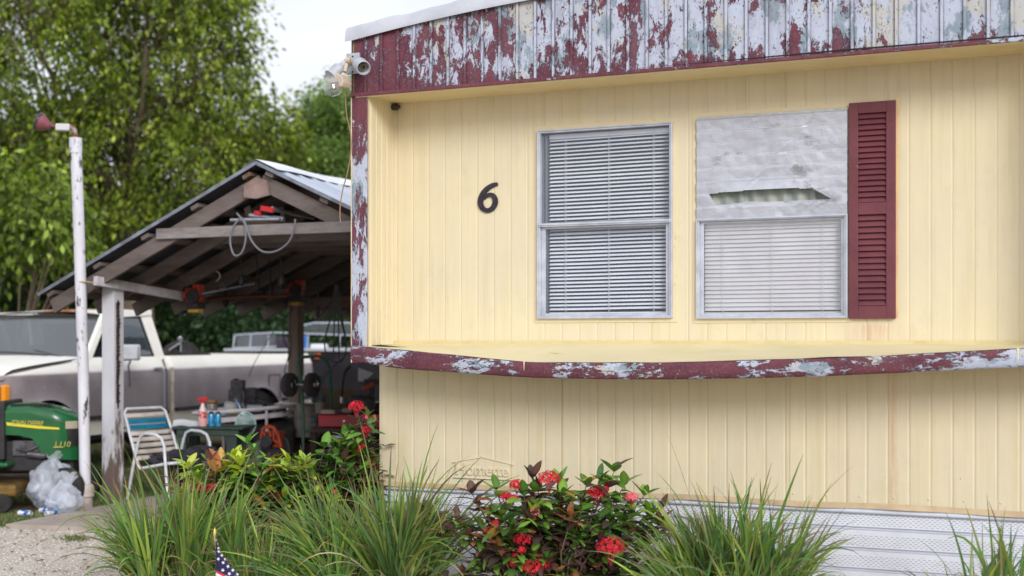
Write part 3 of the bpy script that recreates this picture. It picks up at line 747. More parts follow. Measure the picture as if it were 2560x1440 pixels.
for a_, b_ in ((XE0+.01, RX-.01), (RX+.01, XE1-.01)):
    mb = MB(); mb.grid(lambda u, v: (a_+u*(b_-a_), -.335+v*(YE+.33), zr(a_+u*(b_-a_))-.012), 4, 12); mb.build('roof_shade_sheet', m_und, cp_, fix=False)
roofside(XE0, RX, 'roof_sheet'); roofside(XE1, RX, 'roof_sheet')
mb = MB(); mb.grid(lambda u, v: (RX+(u-.35)*.36, -.36+v*(YE+.38), zr(RX+(u-.35)*.36)+.028+.008*math.sin(v*30)), 8, 60)
mb.build('ridge_cap', pm('ridge_white', S(228,230,236), S(206,210,218), 4, rough=.5), cp_, smooth='all', fix=False)
mb = MB(); mb.bar((XE0, -.348, zr(XE0)-.006), (RX, -.348, RZ-.006), .006, .03); mb.bar((XE1, -.348, zr(XE1)-.006), (RX, -.348, RZ-.006), .006, .03)
mb.build('edge_flashing', pm('edge_metal', S(150,156,170), S(110,112,120), 6, rough=.4, metal=.5), cp_)
rys = [-.25+.6*i for i in range(11)]
for i, y in enumerate(rys):
    for x0, x1 in ((XE0+.10+.05*math.sin(i*3), RX), (XE1-.08, RX)):
        mb = MB(); d = .105
        a = Vector((x0, y, zr(x0)-d-.06)); b = Vector((x1, y, zr(x1)-d-.06)); mb.bar(a, b, .042, .135)
        mb.build('rafter', m_raf, cp_, bevel=.003)
    mb = MB(); zc = 2.515-.005*(i % 3); mb.box(.75-(.06 if i % 2 else 0), 3.7, y-.062 if i % 2 == 0 else y+.022, y-.022 if i % 2 == 0 else y+.062, zc-.045, zc+.05); mb.build('tie_beam', m_beam if i == 0 else m_raf, cp_, bevel=.003)
for k in range(5):
    for sg in (-1, 1):
        if sg == 1 and k == 4: continue
        x = RX+sg*(.12+.55*k); mb = MB(); mb.bar((x, -.32, zr(x)-.055), (x, YE-.03, zr(x)-.055), .085, .036, (sg*SL, 0, 1)); mb.build('purlin', m_raf, cp_)
# gusset and ridge board
mb = MB(); a = RX; g_ = [(a-.16, 2.79), (a-.16, 2.90), (a-.03, 2.965), (a+.08, 2.93), (a+.10, 2.80), (a-.03, 2.775)]
mb.prism([(p, q+.02) for p, q in g_], -.30, -.275, 'y'); mb.build('gusset', pm('gusset_wood', S(150,130,124), S(122,100,92), 9, rough=.85), cp_, bevel=.002)
mb = MB(); mb.box(RX-.02, RX+.02, -.2, YE-.05, 2.86, 3.0); mb.build('ridge_board', m_raf, cp_)
# posts
def whitepost(name, c=S(206,206,214)):
    n = NT(name); x = n.xyz(); f = n.noise(7, 8, .7, (1,1,.22)); lowz = n.ramp(x[2], 1.2, .1, 0, .22)
    pk = n.ramp(n.math('ADD', f, lowz), .60, .66); cc = n.mix(n.ramp(n.noise(2.5, 5, .6, (1,1,.3)), .4, .7), c, S(176,174,182))
    cc = n.mix(pk, cc, S(112,98,92)); cc = n.mix(n.ramp(n.noise(40, 4, .7, (1,1,.3), (1,4,2)), .66, .7), cc, S(96,88,90)); n.base(cc); n.set(rough=.75, spec=.25); n.bump(n.noise(30, 6, .7, (1,1,.1)), .5, .006); return n.m
m_wp = whitepost('white_post')
p2 = on_s(740, 900, PS)[0]-PT
mb = MB(); mb.box(-.072, .072, -.072, .072, -.02, 2.07); q = mb.build('post', m_wp, cp_, bevel=.006); q['label'] = 'whitewashed front post, grey and bare near the ground'
mb = MB()
for k in range(26):
    zz = .95+k*.037; mb.bar((.074, -.03, zz), (.082+random.uniform(0,.02), -.03+random.uniform(-.01,.01), zz+.03), .02, .03)
mb.tube([(.08, -.02, .9), (.085, -.03, 1.4), (.08, -.02, 1.93)], [.008,.011,.008], 6)
mb.build('chain', pm('rusty', S(66,48,44), S(44,34,34), 20, rough=.9, metal=.2), cp_)
mb = MB(); mb.box(-.07, .07, p2-.07, p2+.07, -.02, 2.02); q = mb.build('post', wood('post_wood', S(150,134,124), S(118,102,92), 4, (1,1,.2)), cp_, bevel=.006); q['label'] = 'bare brown timber post behind the hand truck'
for xx, yy in ((3.5, 0), (3.5, p2)):
    mb = MB(); mb.box(xx-.07, xx+.07, yy-.07, yy+.07, -.02, 2.45); mb.build('post', m_wp, cp_, bevel=.006)
tm, zm_ = on_s(462, 742, PS+.10); ym = tm-PT
mb = MB(); mb.bar((.10, -.36, 2.10), (.10, ym, zm_), .05, .085); mb.build('eave_beam', pm('beam_white', S(206,203,210), S(168,162,166), 6, rough=.8), cp_, bevel=.003)
mb = MB(); mb.bar((-.10, -.15, 2.06), (-.10, YE-.1, 2.02), .045, .12); mb.bar((3.5, -.2, 2.42), (3.5, YE-.1, 2.42), .05, .12); mb.build('eave_beam', m_raf, cp_, bevel=.003)
mb = MB(); mb.bar((.1, p2, 1.99), (3.6, p2, 2.03), .05, .12); mb.build('cross_beam', m_raf, cp_, bevel=.003)
# diagonal batten under roof
mb = MB(); a = K(470, 700, .9); b = K(700, 560, 1.6); mb.bar(a, b, .04, .06); mb.build('brace', m_raf, cp_)
# ---- things stored up on the ties
def world(v): return st(PS+v.x, PT+v.y, v.z)
def cthing(name, label, cat, at, group=None): return thing(name, label, cat, world(at), ANG, group)
m_hose = pm('hose_grey', S(120,120,130), rough=.5); m_alup = pm('alu_pole', S(190,196,208), S(150,156,168), 9, rough=.3, metal=.7); m_red = pm('red_plastic', S(196,40,48), rough=.4); m_blk = pm('black_plastic', S(36,34,38), S(52,50,54), 12, rough=.5); m_org = pm('orange_plastic', S(176,66,32), S(130,50,28), 9, rough=.5)
def pxtube(name, pts, y, r, m, label, cat, n=8):
    base = K(*pts[0], y); q = [K(px, py, y)-base for px, py in smooth_px(pts)]
    mb = MB(); mb.tube(q, r, n); o = mb.build(name, m, None, smooth='all', fix=False); o.location = world(base); o.rotation_euler = (0,0,ANG); return tag(o, label, cat)
def smooth_px(p, k=5):
    out = []
    for i in range(len(p)-1):
        a, b, c_, d = p[max(i-1,0)], p[i], p[i+1], p[min(i+2,len(p)-1)]
        for j in range(k):
            f = j/k; out.append(tuple(.5*((2*b[m])+(-a[m]+c_[m])*f+(2*a[m]-5*b[m]+4*c_[m]-d[m])*f*f+(-a[m]+3*b[m]-3*c_[m]+d[m])*f**3) for m in range(len(b))))
    out.append(p[-1]); return out
pxtube('garden_hose', [(592,533),(612,560),(614,600),(604,632),(586,638),(576,610),(578,580),(592,555),(608,548),(628,600),(655,628),(690,628),(722,605),(736,570),(738,548)], -.34, .009, m_hose, 'grey hose looped over the front tie beam of the carport', 'hose')
t = cthing('pruning_pole', 'silver pole with a red grip lying across the carport tie beams', 'pole', K(560, 552, -.25)); O = K(560, 552, -.25)
mb = MB(); mb.tube([K(577,550,-.24)-O, K(700,548,-.2)-O], .016, 10); mb.tube([K(625,538,-.15)-O, K(710,548,-.12)-O], .024, 10); mb.tube([K(680,522,-.2)-O, K(785,547,.5)-O], [.022,.012], 10); mb.build('pole', m_alup, t, smooth=True)
mb = MB(); mb.bar(K(652,520,-.2)-O, K(684,526,-.2)-O, .03, .05); mb.bar(K(636,532,-.16)-O, K(655,534,-.16)-O, .03, .045); mb.build('grip', m_red, t, bevel=.008)
mb = MB(); mb.box(.0, .3, .1, .7, .0, .03); mb.bar(K(618,518,.1)-O, K(630,552,.1)-O, .02, .07); mb.bar(K(703,518,.3)-O, K(707,540,.3)-O, .02, .04); mb.build('bracket', pm('bracket', S(170,150,140)), t)
def trimmer(pe, px_end, y, label):
    O = K(*pe, y); t = cthing('string_trimmer', label, 'string trimmer', O, 'string trimmers hung under the carport roof')
    E = K(*px_end, y+.35)-O
    mb = MB(); mb.box(-.07, .06, -.07, .07, -.09, .06); mb.box(.0, .09, -.05, .05, -.02, .10); mb.lathe([(.06,-.03),(.06,.03)], 16, Matrix.Rotation(R(90),4,'Y'), (-.09,0,-.01)); mb.build('engine_cover', m_org, t, bevel=.014)
    mb = MB(); mb.box(-.05, .08, -.08, .08, -.15, -.09); mb.lathe([(.075,-.02),(.075,.02)], 16, Matrix.Rotation(R(90),4,'X'), (.03,-.08,-.03)); mb.box(-.11,-.06,-.05,.05,-.08,.08); mb.build('engine', m_blk, t, bevel=.006)
    mb = MB(); mb.box(-.05,.07,-.05,.05,-.19,-.15); mb.build('fuel_tank', pm('tank_y', S(190,150,60)), t, bevel=.01)
    mb = MB(); mb.tube([(.08,0,0), tuple(E)], .012, 8); mb.build('shaft', m_hose, t, smooth=True)
    mb = MB(); p = Vector((.08,0,0)).lerp(E, .3); mb.tube([p+Vector((0,0,.0)), p+Vector((.02,-.05,.08)), p+Vector((.1,-.05,.11)), p+Vector((.13,0,.02))], .009, 8); mb.build('handle', m_blk, t, smooth=True)
    return t
trimmer((487, 735), (640, 708), .9, 'orange trimmer engine hanging nearest the front of the carport')
trimmer((742, 722), (600, 730), 2.6, 'orange and black trimmer engine hung by the brown post')
pxtube('copper_pipe', [(500,752),(600,742),(720,740)], 1.6, .02, pm('redpipe', S(92,46,38)), 'long dull red tube hung between the two trimmers', 'tube')
# black cords looped from the roof
t = cthing('cord_coil', 'bunch of black cords hanging in long loops beside the home', 'cord', K(840, 712, 1.2)); O = K(840, 712, 1.2)
mb = MB()
for pts in ([(838,712),(830,780),(812,850),(818,890),(838,906),(862,890),(864,850),(850,790),(842,712)], [(840,712),(836,800),(833,905)], [(842,712),(846,800),(848,900)], [(844,712),(856,800),(866,860),(858,898),(842,908)], [(842,908),(825,925),(800,950)]):
    mb.tube([K(a, b, 1.2)-O for a, b in smooth_px(pts)], .007, 6)
mb.build('loop', m_blk, t, smooth=True, fix=False)
for pts, y, lab in (([(716,760),(708,840),(722,880),(712,930),(730,948)], 2.9, 'thin black cable dangling on the left of the brown post'), ([(732,745),(725,800),(728,860),(722,900)], 2.85, 'short cable and chain tied against the brown post'), ([(835,745),(790,800),(760,790)], 2.9, 'slack cable strung from the brown post under the roof')):
    pxtube('hanging_cable', pts, y, .006, m_blk, lab, 'cable', 6)
pxtube('antenna_wire', [(735,770),(690,820),(640,900),(622,942)], 2.4, .004, m_blk, 'thin dark line slanting down in front of the truck bed', 'wire', 5)
pxtube('curved_tube', [(523,676),(545,680),(550,692),(540,705)], 1.0, .008, pm('tubew', S(170,165,165)), 'small pale curved tube under the rafters', 'tube', 6)

# boards and gear stowed overhead
rg_ = random.Random(4)
for i, (x_, y0, y1, z_, lab) in enumerate(((.95,.1,3.2,2.60,'grey board laid over the tie beams at the left'), (1.25,.3,4.1,2.585,'brown board laid over the tie beams left of the ridge'), (1.75,.5,3.6,2.60,'dark board under the ridge on the tie beams'), (2.3,.2,4.4,2.585,'weathered plank on the tie beams right of the ridge'), (2.75,.6,3.9,2.60,'rightmost plank stored on the tie beams'))):
    mb = MB(); mb.bar((0,0,0), (.1*(i%2),y1-y0,.0), .14+.03*(i%3), .03); mb.bar((.02,.1,.032), (.04,y1-y0-.3,.032), .09, .025)
    o = mb.build('board', m_dkw if False else m_raf, None, bevel=.003); o.location = world(Vector((x_, y0, z_))); o.rotation_euler = (0,0,ANG); tag(o, lab, 'board', 'boards stored on the tie beams')
def hang(px, py0, py1, y, r, m, nm, lab, cat):
    a = K(px, py0, y); b = K(px+4, py1, y); mb = MB(); mb.tube([Vector((0,0,0)), (b-a)*.5+Vector((.015,0,0)), b-a], [r*.4, r*.5, r*.4], 8); mb.lathe([(r*.5,-.02),(r*1.6,.0),(r*1.8,.06),(r,.10)], 12, None, b-a-Vector((0,0,.08)))
    o = mb.build(nm, m, None, smooth=True); o.location = world(a); o.rotation_euler = (0,0,ANG); tag(o, lab, cat, 'tools hung from the carport beams')
for k, (px, p0, p1, y, lab) in enumerate(((640,640,700,1.2,'first short tool hanging left of the hose loops'), (672,650,715,1.5,'tool hanging behind the right hose loop'), (560,690,745,1.9,'dark tool hanging over the truck bed'), (790,700,770,1.6,'dark tool hanging right of the brown post'), (600,640,690,.8,'short hook hanging under the left of the hose'), (700,640,690,.8,'short hook hanging under the right of the hose'))):
    hang(px, p0, p1, y, .014+.004*(k%3), m_blk, 'hanging_tool', lab, 'tool')
# ================= TREES =================
def crown_mesh(name, blobs, n_tw, K_, lsize, m, parent, droop=.6, cols=None, holes=.0, hs=.6, seed=0, tw_len=.6, aspect=.5):
    r = np.random.default_rng(seed); B = np.array(blobs, dtype=float); vol = (B[:,3]*B[:,4]*B[:,5])**.8; pr = vol/vol.sum()
    idx = r.choice(len(B), n_tw, p=pr); d = r.normal(size=(n_tw,3)); d /= np.linalg.norm(d, axis=1)[:,None]; rad = r.uniform(.35, 1, n_tw)**.5
    c = B[idx,:3]+d*rad[:,None]*B[idx,3:6]
    if holes:
        ph = r.uniform(0, 6.28, (9,)); f = np.zeros(n_tw)
        for k in range(3):
            s = (1.1, 2.3, 4.1)[k]/hs; f += np.sin(c[:,0]*s+ph[k])*np.sin(c[:,1]*s*.8+ph[k+3])*np.sin(c[:,2]*s*1.1+ph[k+6])/(1+k*.6)
        keep = f > np.quantile(f, holes); c = c[keep]; d = d[keep]; idx = idx[keep]
    n = len(c); dirv = d.copy(); dirv[:,2] = dirv[:,2]*.5-droop; dirv += r.normal(scale=.35, size=(n,3)); dirv /= np.linalg.norm(dirv, axis=1)[:,None]
    tt = (np.arange(K_)+.5)/K_; L = r.uniform(.5, 1.2, n)*tw_len
    pos = c[:,None,:]+dirv[:,None,:]*(tt[None,:,None]*L[:,None,None]); pos[:,:,2] -= (tt**2)[None,:]*droop*.25*L[:,None]
    pos = pos.reshape(-1,3)+r.normal(scale=lsize*.5, size=(n*K_,3)); N = len(pos)
    ld = np.repeat(dirv, K_, 0)+r.normal(scale=.6, size=(N,3)); ld[:,2] -= droop*.6; ld /= np.linalg.norm(ld, axis=1)[:,None]
    nr = r.normal(size=(N,3))+np.array([0,0,.8]); sd = np.cross(ld, nr); sd /= np.linalg.norm(sd, axis=1)[:,None]; up = np.cross(sd, ld)
    s = r.uniform(.45, 1.4, N)[:,None]*lsize
    V_ = np.stack([pos, pos+ld*s*.45+sd*s*aspect*.5+up*s*.08, pos+ld*s, pos+ld*s*.45-sd*s*aspect*.5+up*s*.08], 1).reshape(-1,3)
    Fq_ = (np.arange(N)*4)[:,None]+np.arange(4)[None]
    cols = np.array(cols); tc = r.integers(0, len(cols), n); twc = cols[tc]*r.uniform(.75, 1.25, (n,1)); lc = np.repeat(twc, K_, 0)*r.uniform(.6, 1.4, (N,1))
    lc = np.repeat(lc, 4, 0)
    return np_mesh(name, V_, Fq_, m, parent, lc)
m_leaf = leafmat('tree_leaf', True, None, .5, .38, .3)
m_bark = pm('bark', S(112,98,84), S(84,72,62), 6, rough=.95, bump=.8, bscale=14, stt=(1,1,.25))
def tree(name, label, base, blobs, n_tw, K_, ls, cols, trunk_r=.25, th=None, nl=10, group='trees behind the carport', cat='tree', seed=1, fork=.35, **kw):
    b = Vector(base); t = thing(name, label, cat, b, 0, group); rel = [(x-b.x, y-b.y, z-b.z, *q) for x, y, z, *q in blobs]
    mb = MB(); rr = random.Random(seed); cz = sum(q[2] for q in rel)/len(rel); cxm = sum(q[0] for q in rel)/len(rel); cym = sum(q[1] for q in rel)/len(rel)
    top = Vector((cxm*.35, cym*.35, cz*fork)); pts = [Vector((0,0,-.1)), Vector((.06, .03, cz*fork*.5)), top]
    mb.tube(pts, [trunk_r*1.25, trunk_r, trunk_r*.85], 10)
    for q in rel:
        for _ in range(max(1, nl//len(rel)+1)):
            e = Vector(q[:3])+Vector([rr.uniform(-.7,.7)*q[k+3] for k in range(3)]); mid = top.lerp(e, .5)+Vector([rr.uniform(-.8,.8) for k in range(3)])
            mid2 = top.lerp(e, .8)+Vector([rr.uniform(-.2,.2) for k in range(3)]); r0 = trunk_r*rr.uniform(.12,.3); mb.tube([top-Vector((0,0,.1)), mid, mid2, e], [r0, r0*.6, r0*.35, r0*.12], 6)
            for _ in range(3):
                e2 = mid2+Vector([rr.uniform(-.8,.8)*q[k+3]*.6 for k in range(3)]); mb.tube([mid, mid.lerp(e2,.5)+Vector((0,0,.1)), e2], [r0*.3, r0*.18, r0*.06], 5)
    mb.build('trunk', m_bark, t, smooth='all', fix=False)
    crown_mesh('crown', rel, n_tw, K_, ls, m_leaf, t, cols=cols, seed=seed, **kw); return t
GREEN = [(.13,.19,.025), (.18,.25,.03), (.24,.31,.04), (.065,.10,.02), (.35,.42,.07), (.09,.08,.035)]
DARKG = [(.04,.075,.03), (.055,.10,.035), (.03,.06,.025), (.08,.13,.04)]
MIDG = [(.07,.13,.03), (.10,.17,.04), (.05,.10,.03), (.14,.2,.06)]
def blob(px, py, Y, rpx, rpy, ry): p = P(px, py, Y); return (p.x, p.y, p.z, rpx/F*Y, ry, rpy/F*Y)
Yb = 23
tree('fig_tree', 'tall weeping fig tree filling the left side, sky showing through its leaves', P(330, 0, Yb).xy[:]+(0,), [
    blob(120, 130, Yb, 260, 230, 2.2), blob(380, 90, Yb, 220, 230, 2.0), blob(520, 150, Yb, 85, 190, 1.4), blob(300, 380, Yb, 270, 170, 2.0), blob(480, 400, Yb-.5, 100, 150, 1.3),
    blob(60, 420, Yb, 180, 180, 2.0), blob(120, -150, Yb, 300, 150, 2.2), blob(450, -120, Yb, 170, 160, 2), blob(560, 250, Yb-.4, 48, 60, .6), blob(-200, 200, Yb, 200, 400, 2.2), blob(585, 60, Yb, 34, 90, .8), blob(400, 520, Yb, 190, 80, 1.4)],
    15500, 10, .11, GREEN, .34, nl=30, seed=3, fork=.62, droop=.9, holes=.44, hs=.42, tw_len=.8)
tree('young_fig_tree', 'low bright yellow-green tree in front of the big fig at the left edge', P(40, 0, 19).xy[:]+(0,), [
    blob(70, 430, 19, 70, 40, .8), blob(10, 500, 19, 90, 60, 1.0), blob(130, 520, 19, 75, 50, .8), blob(-80, 450, 19, 80, 90, 1.0), blob(165, 600, 19, 60, 40, .6), blob(-40, 590, 19, 60, 40, .8)],
    1600, 8, .12, [(.14,.21,.03), (.21,.30,.045), (.28,.38,.07), (.07,.10,.025)], .1, nl=8, seed=5, holes=.4, hs=.5, droop=.8, tw_len=.7)
tree('fig_branch_tree', 'slender tree with one leafy sprig reaching into the sky between fig and pine', P(655, 0, 25).xy[:]+(0,), [
    blob(690, 272, 25, 32, 34, .5), blob(645, 262, 25, 20, 10, .3), blob(715, 300, 25, 12, 22, .3), blob(670, 350, 25, 70, 50, .8)], 420, 7, .12, GREEN, .06, nl=6, seed=8, droop=.6)
tree('oak_tree', 'dark rounded tree behind the carport ridge', P(650, 0, 30).xy[:]+(0,), [
    blob(640, 400, 30, 62, 80, 1.6), blob(600, 440, 30, 50, 70, 1.4), blob(700, 470, 30, 70, 70, 1.6), blob(650, 560, 30, 160, 110, 2)], 5200, 8, .15, DARKG+[(.10,.16,.045)], .2, nl=12, seed=9, holes=.3, hs=.6)
tree('acacia_tree', 'feathery mid-green tree between the carport roof and the home', P(830, 0, 28).xy[:]+(0,), [
    blob(830, 370, 28, 85, 90, 1.6), blob(800, 300, 28, 45, 55, 1.0), blob(870, 270, 28, 60, 60, 1.4), blob(900, 400, 28, 90, 130, 1.8), blob(760, 430, 28, 60, 60, 1.2)], 6000, 10, .10, [(.17,.26,.07), (.22,.33,.09), (.12,.20,.055), (.28,.38,.11)], .2, nl=18, seed=12, holes=.34, hs=.5, droop=.3)
for i, (px, py, Y, rx, ry_, lab) in enumerate(((450, 800, 25, 120, 100, 'dark shrub behind the truck cab under the carport eave'), (620, 790, 24.5, 100, 90, 'green bushy shrub behind the truck bed'), (790, 760, 26, 110, 110, 'leafy shrub behind the boat windscreen'),
        (260, 740, 25.5, 130, 150, 'shadowy shrub behind the truck cab roof'), (60, 690, 25.5, 150, 130, 'dark shrub under the fig at the left edge'), (-120, 700, 26, 140, 160, 'dark shrub beyond the left edge of the truck'))):
    tree('shrub', lab, P(px, 0, Y).xy[:]+(0,), [blob(px, py, Y, rx, ry_, 1.1), blob(px-rx*.5, py+60, Y, rx*.8, ry_*.8, 1), blob(px+rx*.5, py+70, Y, rx*.8, ry_*.8, 1), blob(px, py+190, Y, rx*1.1, 120, 1)], 1900, 8, .13,
         DARKG if i != 1 else [(.05,.10,.045), (.07,.13,.055), (.035,.07,.03)], .08, nl=6, group='shrubs behind the truck', cat='shrub', seed=20+i, droop=.25, holes=.05)
o = crown_mesh('woods', [(x, 36+3*math.sin(x), 2.2, 3, 2.0, 3.4) for x in range(-24, 10, 3)], 9000, 8, .3, m_leaf, None, cols=[(.03,.055,.02), (.045,.08,.03)], seed=40, droop=.3); tag(o, kind='stuff')
# ================= PICKUP TRUCK =================
KT = 1.10; GL = EYE*(KT-1)/KT   # the truck stands a little further out; GL = ground height in its own units
TS, TT0 = -9.2, 11.5
truck = thing('pickup_truck', 'old cream and grey pickup truck with rust on its roof parked under the carport eave', 'pickup truck', st(TS*KT, TT0*KT, EYE*(1-KT)), ANG); truck.scale = (KT, KT, KT)
def U(px, py, x=0.0):
    t_, z = on_s(px, py, TS+x); return (t_-TT0, z)
def truck_paint():
    n = NT('truck_paint'); x = n.xyz(); z = n.math('ADD', x[2], n.math('MULTIPLY', n.math('SUBTRACT', n.noise(2.2, 5, .6), .5), .012))
    top = n.math('ADD', 1.225, n.math('MULTIPLY', x[1], .006)); 
    grey = n.math('MULTIPLY', n.ramp(n.math('SUBTRACT', top, z), -.004, .004), n.ramp(z, .745, .75))
    g = n.mix(n.ramp(n.noise(2.5, 7, .65, (1,1,.7)), .38, .68), S(150,141,146), S(130,121,127)); g = n.mix(n.ramp(n.noise(11, 7, .75), .6, .72), g, S(178,172,176))
    w = n.mix(n.ramp(n.noise(2, 6, .6), .4, .75), S(248,246,240), S(238,234,224)); w = n.mix(n.ramp(n.noise(9, 8, .75, (1,1,.5), (5,1,1)), .63, .72), w, S(188,172,152))
    edge = n.math('MULTIPLY', n.ramp(n.math('ABSOLUTE', n.math('SUBTRACT', z, top)), .02, .004), .75)
    c = n.mix(grey, w, g); c = n.mix(edge, c, S(238,232,228))
    rust = n.math('MULTIPLY', n.ramp(n.math('ADD', n.noise(2.4, 8, .7, (1,1,1), (2.2,1,0)), n.ramp(n.math('ABSOLUTE', n.math('ADD', x[0], .95)), .1, .9, .16, -.2)), .52, .60), n.ramp(x[2], 1.82, 1.85))
    c = n.mix(rust, c, n.mix(n.ramp(n.noise(9, 5, .6), .4, .7), S(168,84,52), S(196,130,100)))
    n.base(c); n.set(rough=.45, spec=.3, coat=.1); n.bump(n.noise(2.5, 3, .5), .15, .02); return n.m
m_tp = truck_paint(); m_tdark = pm('truck_dark', S(30,28,30), rough=.7); m_chrome = pm('chrome', S(216,218,224), S(180,182,188), 12, rough=.14, metal=1); m_tyre = pm('tyre', S(42,40,42), S(60,57,56), 9, rough=.9, bump=.4, bscale=60)
m_glass_t = glassmat('truck_glass', (.34,.40,.42,1), 1.6, .02, .22, (.20,.25,.28,1)); m_rub = pm('trim_black', S(44,42,46), rough=.6)
yF = -2.0; yW0 = U(215,888)[0]; yC1 = U(427,893)[0]; yR = 3.55; WC = U(140,1000)[0]-.13; WR = 2.28; ARC = .50
ztop_f = lambda y: 1.18+.15*min(1, max(0, (y-yF)/(yW0-yF)))**.6          # fender/hood shoulder line
def zb(y):
    z = .55 if y < 1.6 else .60
    for c_ in (WC, WR):
        d = abs(y-c_)
        if d < ARC: z = max(z, .45+math.sqrt(ARC*ARC-d*d))
    return z
def zt(y): return ztop_f(y) if y < yW0 else 1.365
def side(x0, sg):
    mb = MB(); ys = sorted(set([yF+(yR-yF)*i/150 for i in range(151)]+[yC1]))
    lv = [0, .06, .12, .25, .4, .55, .7, .84, .93, .98, 1]
    def X(y, z, q):
        k = (z-.55)/.82; b = -.075*max(0, k-.78)/.22 if k > .78 else 0
        b -= .035*max(0, (.28-k))/.28; b += .012*math.exp(-((z-1.22)/.05)**2)
        fl = 0
        for c_ in (WC, WR):
            r = math.hypot(y-c_, z-.42); fl += .035*math.exp(-((r-ARC-.01)/.045)**2)
        fr = -.14*max(0, (yF+.25-y)/.25)**2
        if abs(y-yC1-.02) < .014: b -= .03
        return x0+sg*(b+fl+fr)
    vs = []
    for y in ys:
        a, c_ = zb(y), zt(y)
        for q in lv: z = a+(c_-a)*q; vs.append((X(y, z, q), y, z))
    nl = len(lv); fs = [(i*nl+j, (i+1)*nl+j, (i+1)*nl+j+1, i*nl+j+1) for i in range(len(ys)-1) for j in range(nl-1)]
    mb.add(vs, fs); return mb
body = side(0, 1); b2 = side(-1.95, -1); body.add(b2.v, b2.f)
xs_ = -.075; xo = -1.875
# hood (slightly proud, with a shut line), cowl
def hood(u, v):
    y = yF+.03+v*(yW0-yF+.16); x = xs_-.05-u*(abs(xo-xs_)-.1); a = (2*u-1)
    return (x, y, ztop_f(y)+.035*(1-a*a)**.5+.02-.07*max(0, (yF+.2-y)/.2)**2+.012*max(0, abs(a)-.55))
body.grid(hood, 16, 16)
body.grid(lambda u, v: (xs_+.0+u*(xo-xs_), yF+v*(yW0-yF), zt(yF+v*(yW0-yF))-.02), 4, 6)
body.grid(lambda u, v: (-.12-u*1.7, yF-.02+.0*v, .62+v*.56), 4, 4)
# bed inner wall, floor, tailgate, rail top, front wall
body.box(-.075, -.16, yC1+.06, yR, 1.345, 1.368); body.box(-1.79, -1.875, yC1+.06, yR, 1.345, 1.368)
body.box(-.15, -.16, yC1+.06, yR, .95, 1.35); body.box(-1.80, -1.79, yC1+.06, yR, .95, 1.35); body.box(-.16, -1.79, yC1+.06, yR, .93, .95); body.box(-.1, -1.85, yR-.02, yR+.03, .7, 1.36); body.box(-.1, -1.85, yC1+.03, yC1+.06, .8, 1.36)
# cab: back wall, roof, pillars
A0 = U(215,888,-.09); A1 = U(255,790,-.17); Btop = U(352,772,-.18); C0 = (yC1-.02, 1.365); C1_ = U(375,785,-.16)
ra, rz = A1[0]+.02, A1[1]+.012
rb = C1_[0]-.03; rzz = C1_[1]+.02
def roof(u, v):
    y = ra-.04+v*(rb-ra+.06); a = 2*u-1; x = -.95+a*.80
    return (x, y, rz+.0+(rzz-rz)*v+.05*(1-abs(a)**3)*(1-.35*(2*v-1)**2)**.5*1.0)
body.grid(roof, 18, 12); body.grid(lambda u, v: (-.95+(2*u-1)*.80, ra-.04+v*(rb-ra+.06), rz-.03+(rzz-rz)*v), 2, 2)
for sx, xb, xt in ((1, -.085, -.155), (-1, -1.865, -1.795)):
    body.bar((xb, A0[0], 1.33), (xt, ra, rz-.0), .05, .07, (0,1,0))
    body.bar((xt, ra-.03, rz-.005), (xt, rb+.02, rzz-.005), .05, .06)
    pts = [(U(352,792,-.15)), (U(383,893,-.1)), (C0[0]+.02, 1.35), (rb+.03, rzz-.01), (rb-.10, rzz-.01)]
    body.add([((xb if z < 1.5 else xt), y, z) for y, z in pts]+[((xb if z < 1.5 else xt)-sx*.05, y, z) for y, z in pts], [(0,1,2,3,4), (9,8,7,6,5), (0,1,6,5), (2,3,8,7)])
body.add([(-.11, C0[0], 1.3), (-1.84, C0[0], 1.3), (-1.84, C0[0], 1.45), (-.11, C0[0], 1.45)], [(0,1,2,3)])
body.bar((-.16, rb+.0, rzz-.06), (-1.79, rb+.0, rzz-.06), .04, .12)
bd = body.build('body', m_tp, truck, smooth=True, fix=False)
mb = MB(); mb.grid(lambda u, v: (-.10-u*1.75, A0[0]+(ra-A0[0])*v-.02*math.sin(u*math.pi)*(1), 1.345+(rz-.02-1.345)*v), 8, 4); mb.build('windscreen', m_glass_t, truck, smooth=True, fix=False)
mb = MB(); mb.tube([(-.09, A0[0]-.012, 1.34), (-.155, ra-.03, rz-.005), (-1.79, ra-.03, rz-.005), (-1.86, A0[0]-.012, 1.34)], .012, 6, closed=True); mb.build('windscreen_seal', m_rub, truck, smooth=True)
mb = MB(); mb.grid(lambda u, v: (-.15-u*1.65, C0[0]-.0+(rb-C0[0])*v, 1.44+(rzz-.1-1.44)*v), 2, 2); mb.build('rear_window', m_glass_t, truck, fix=False)
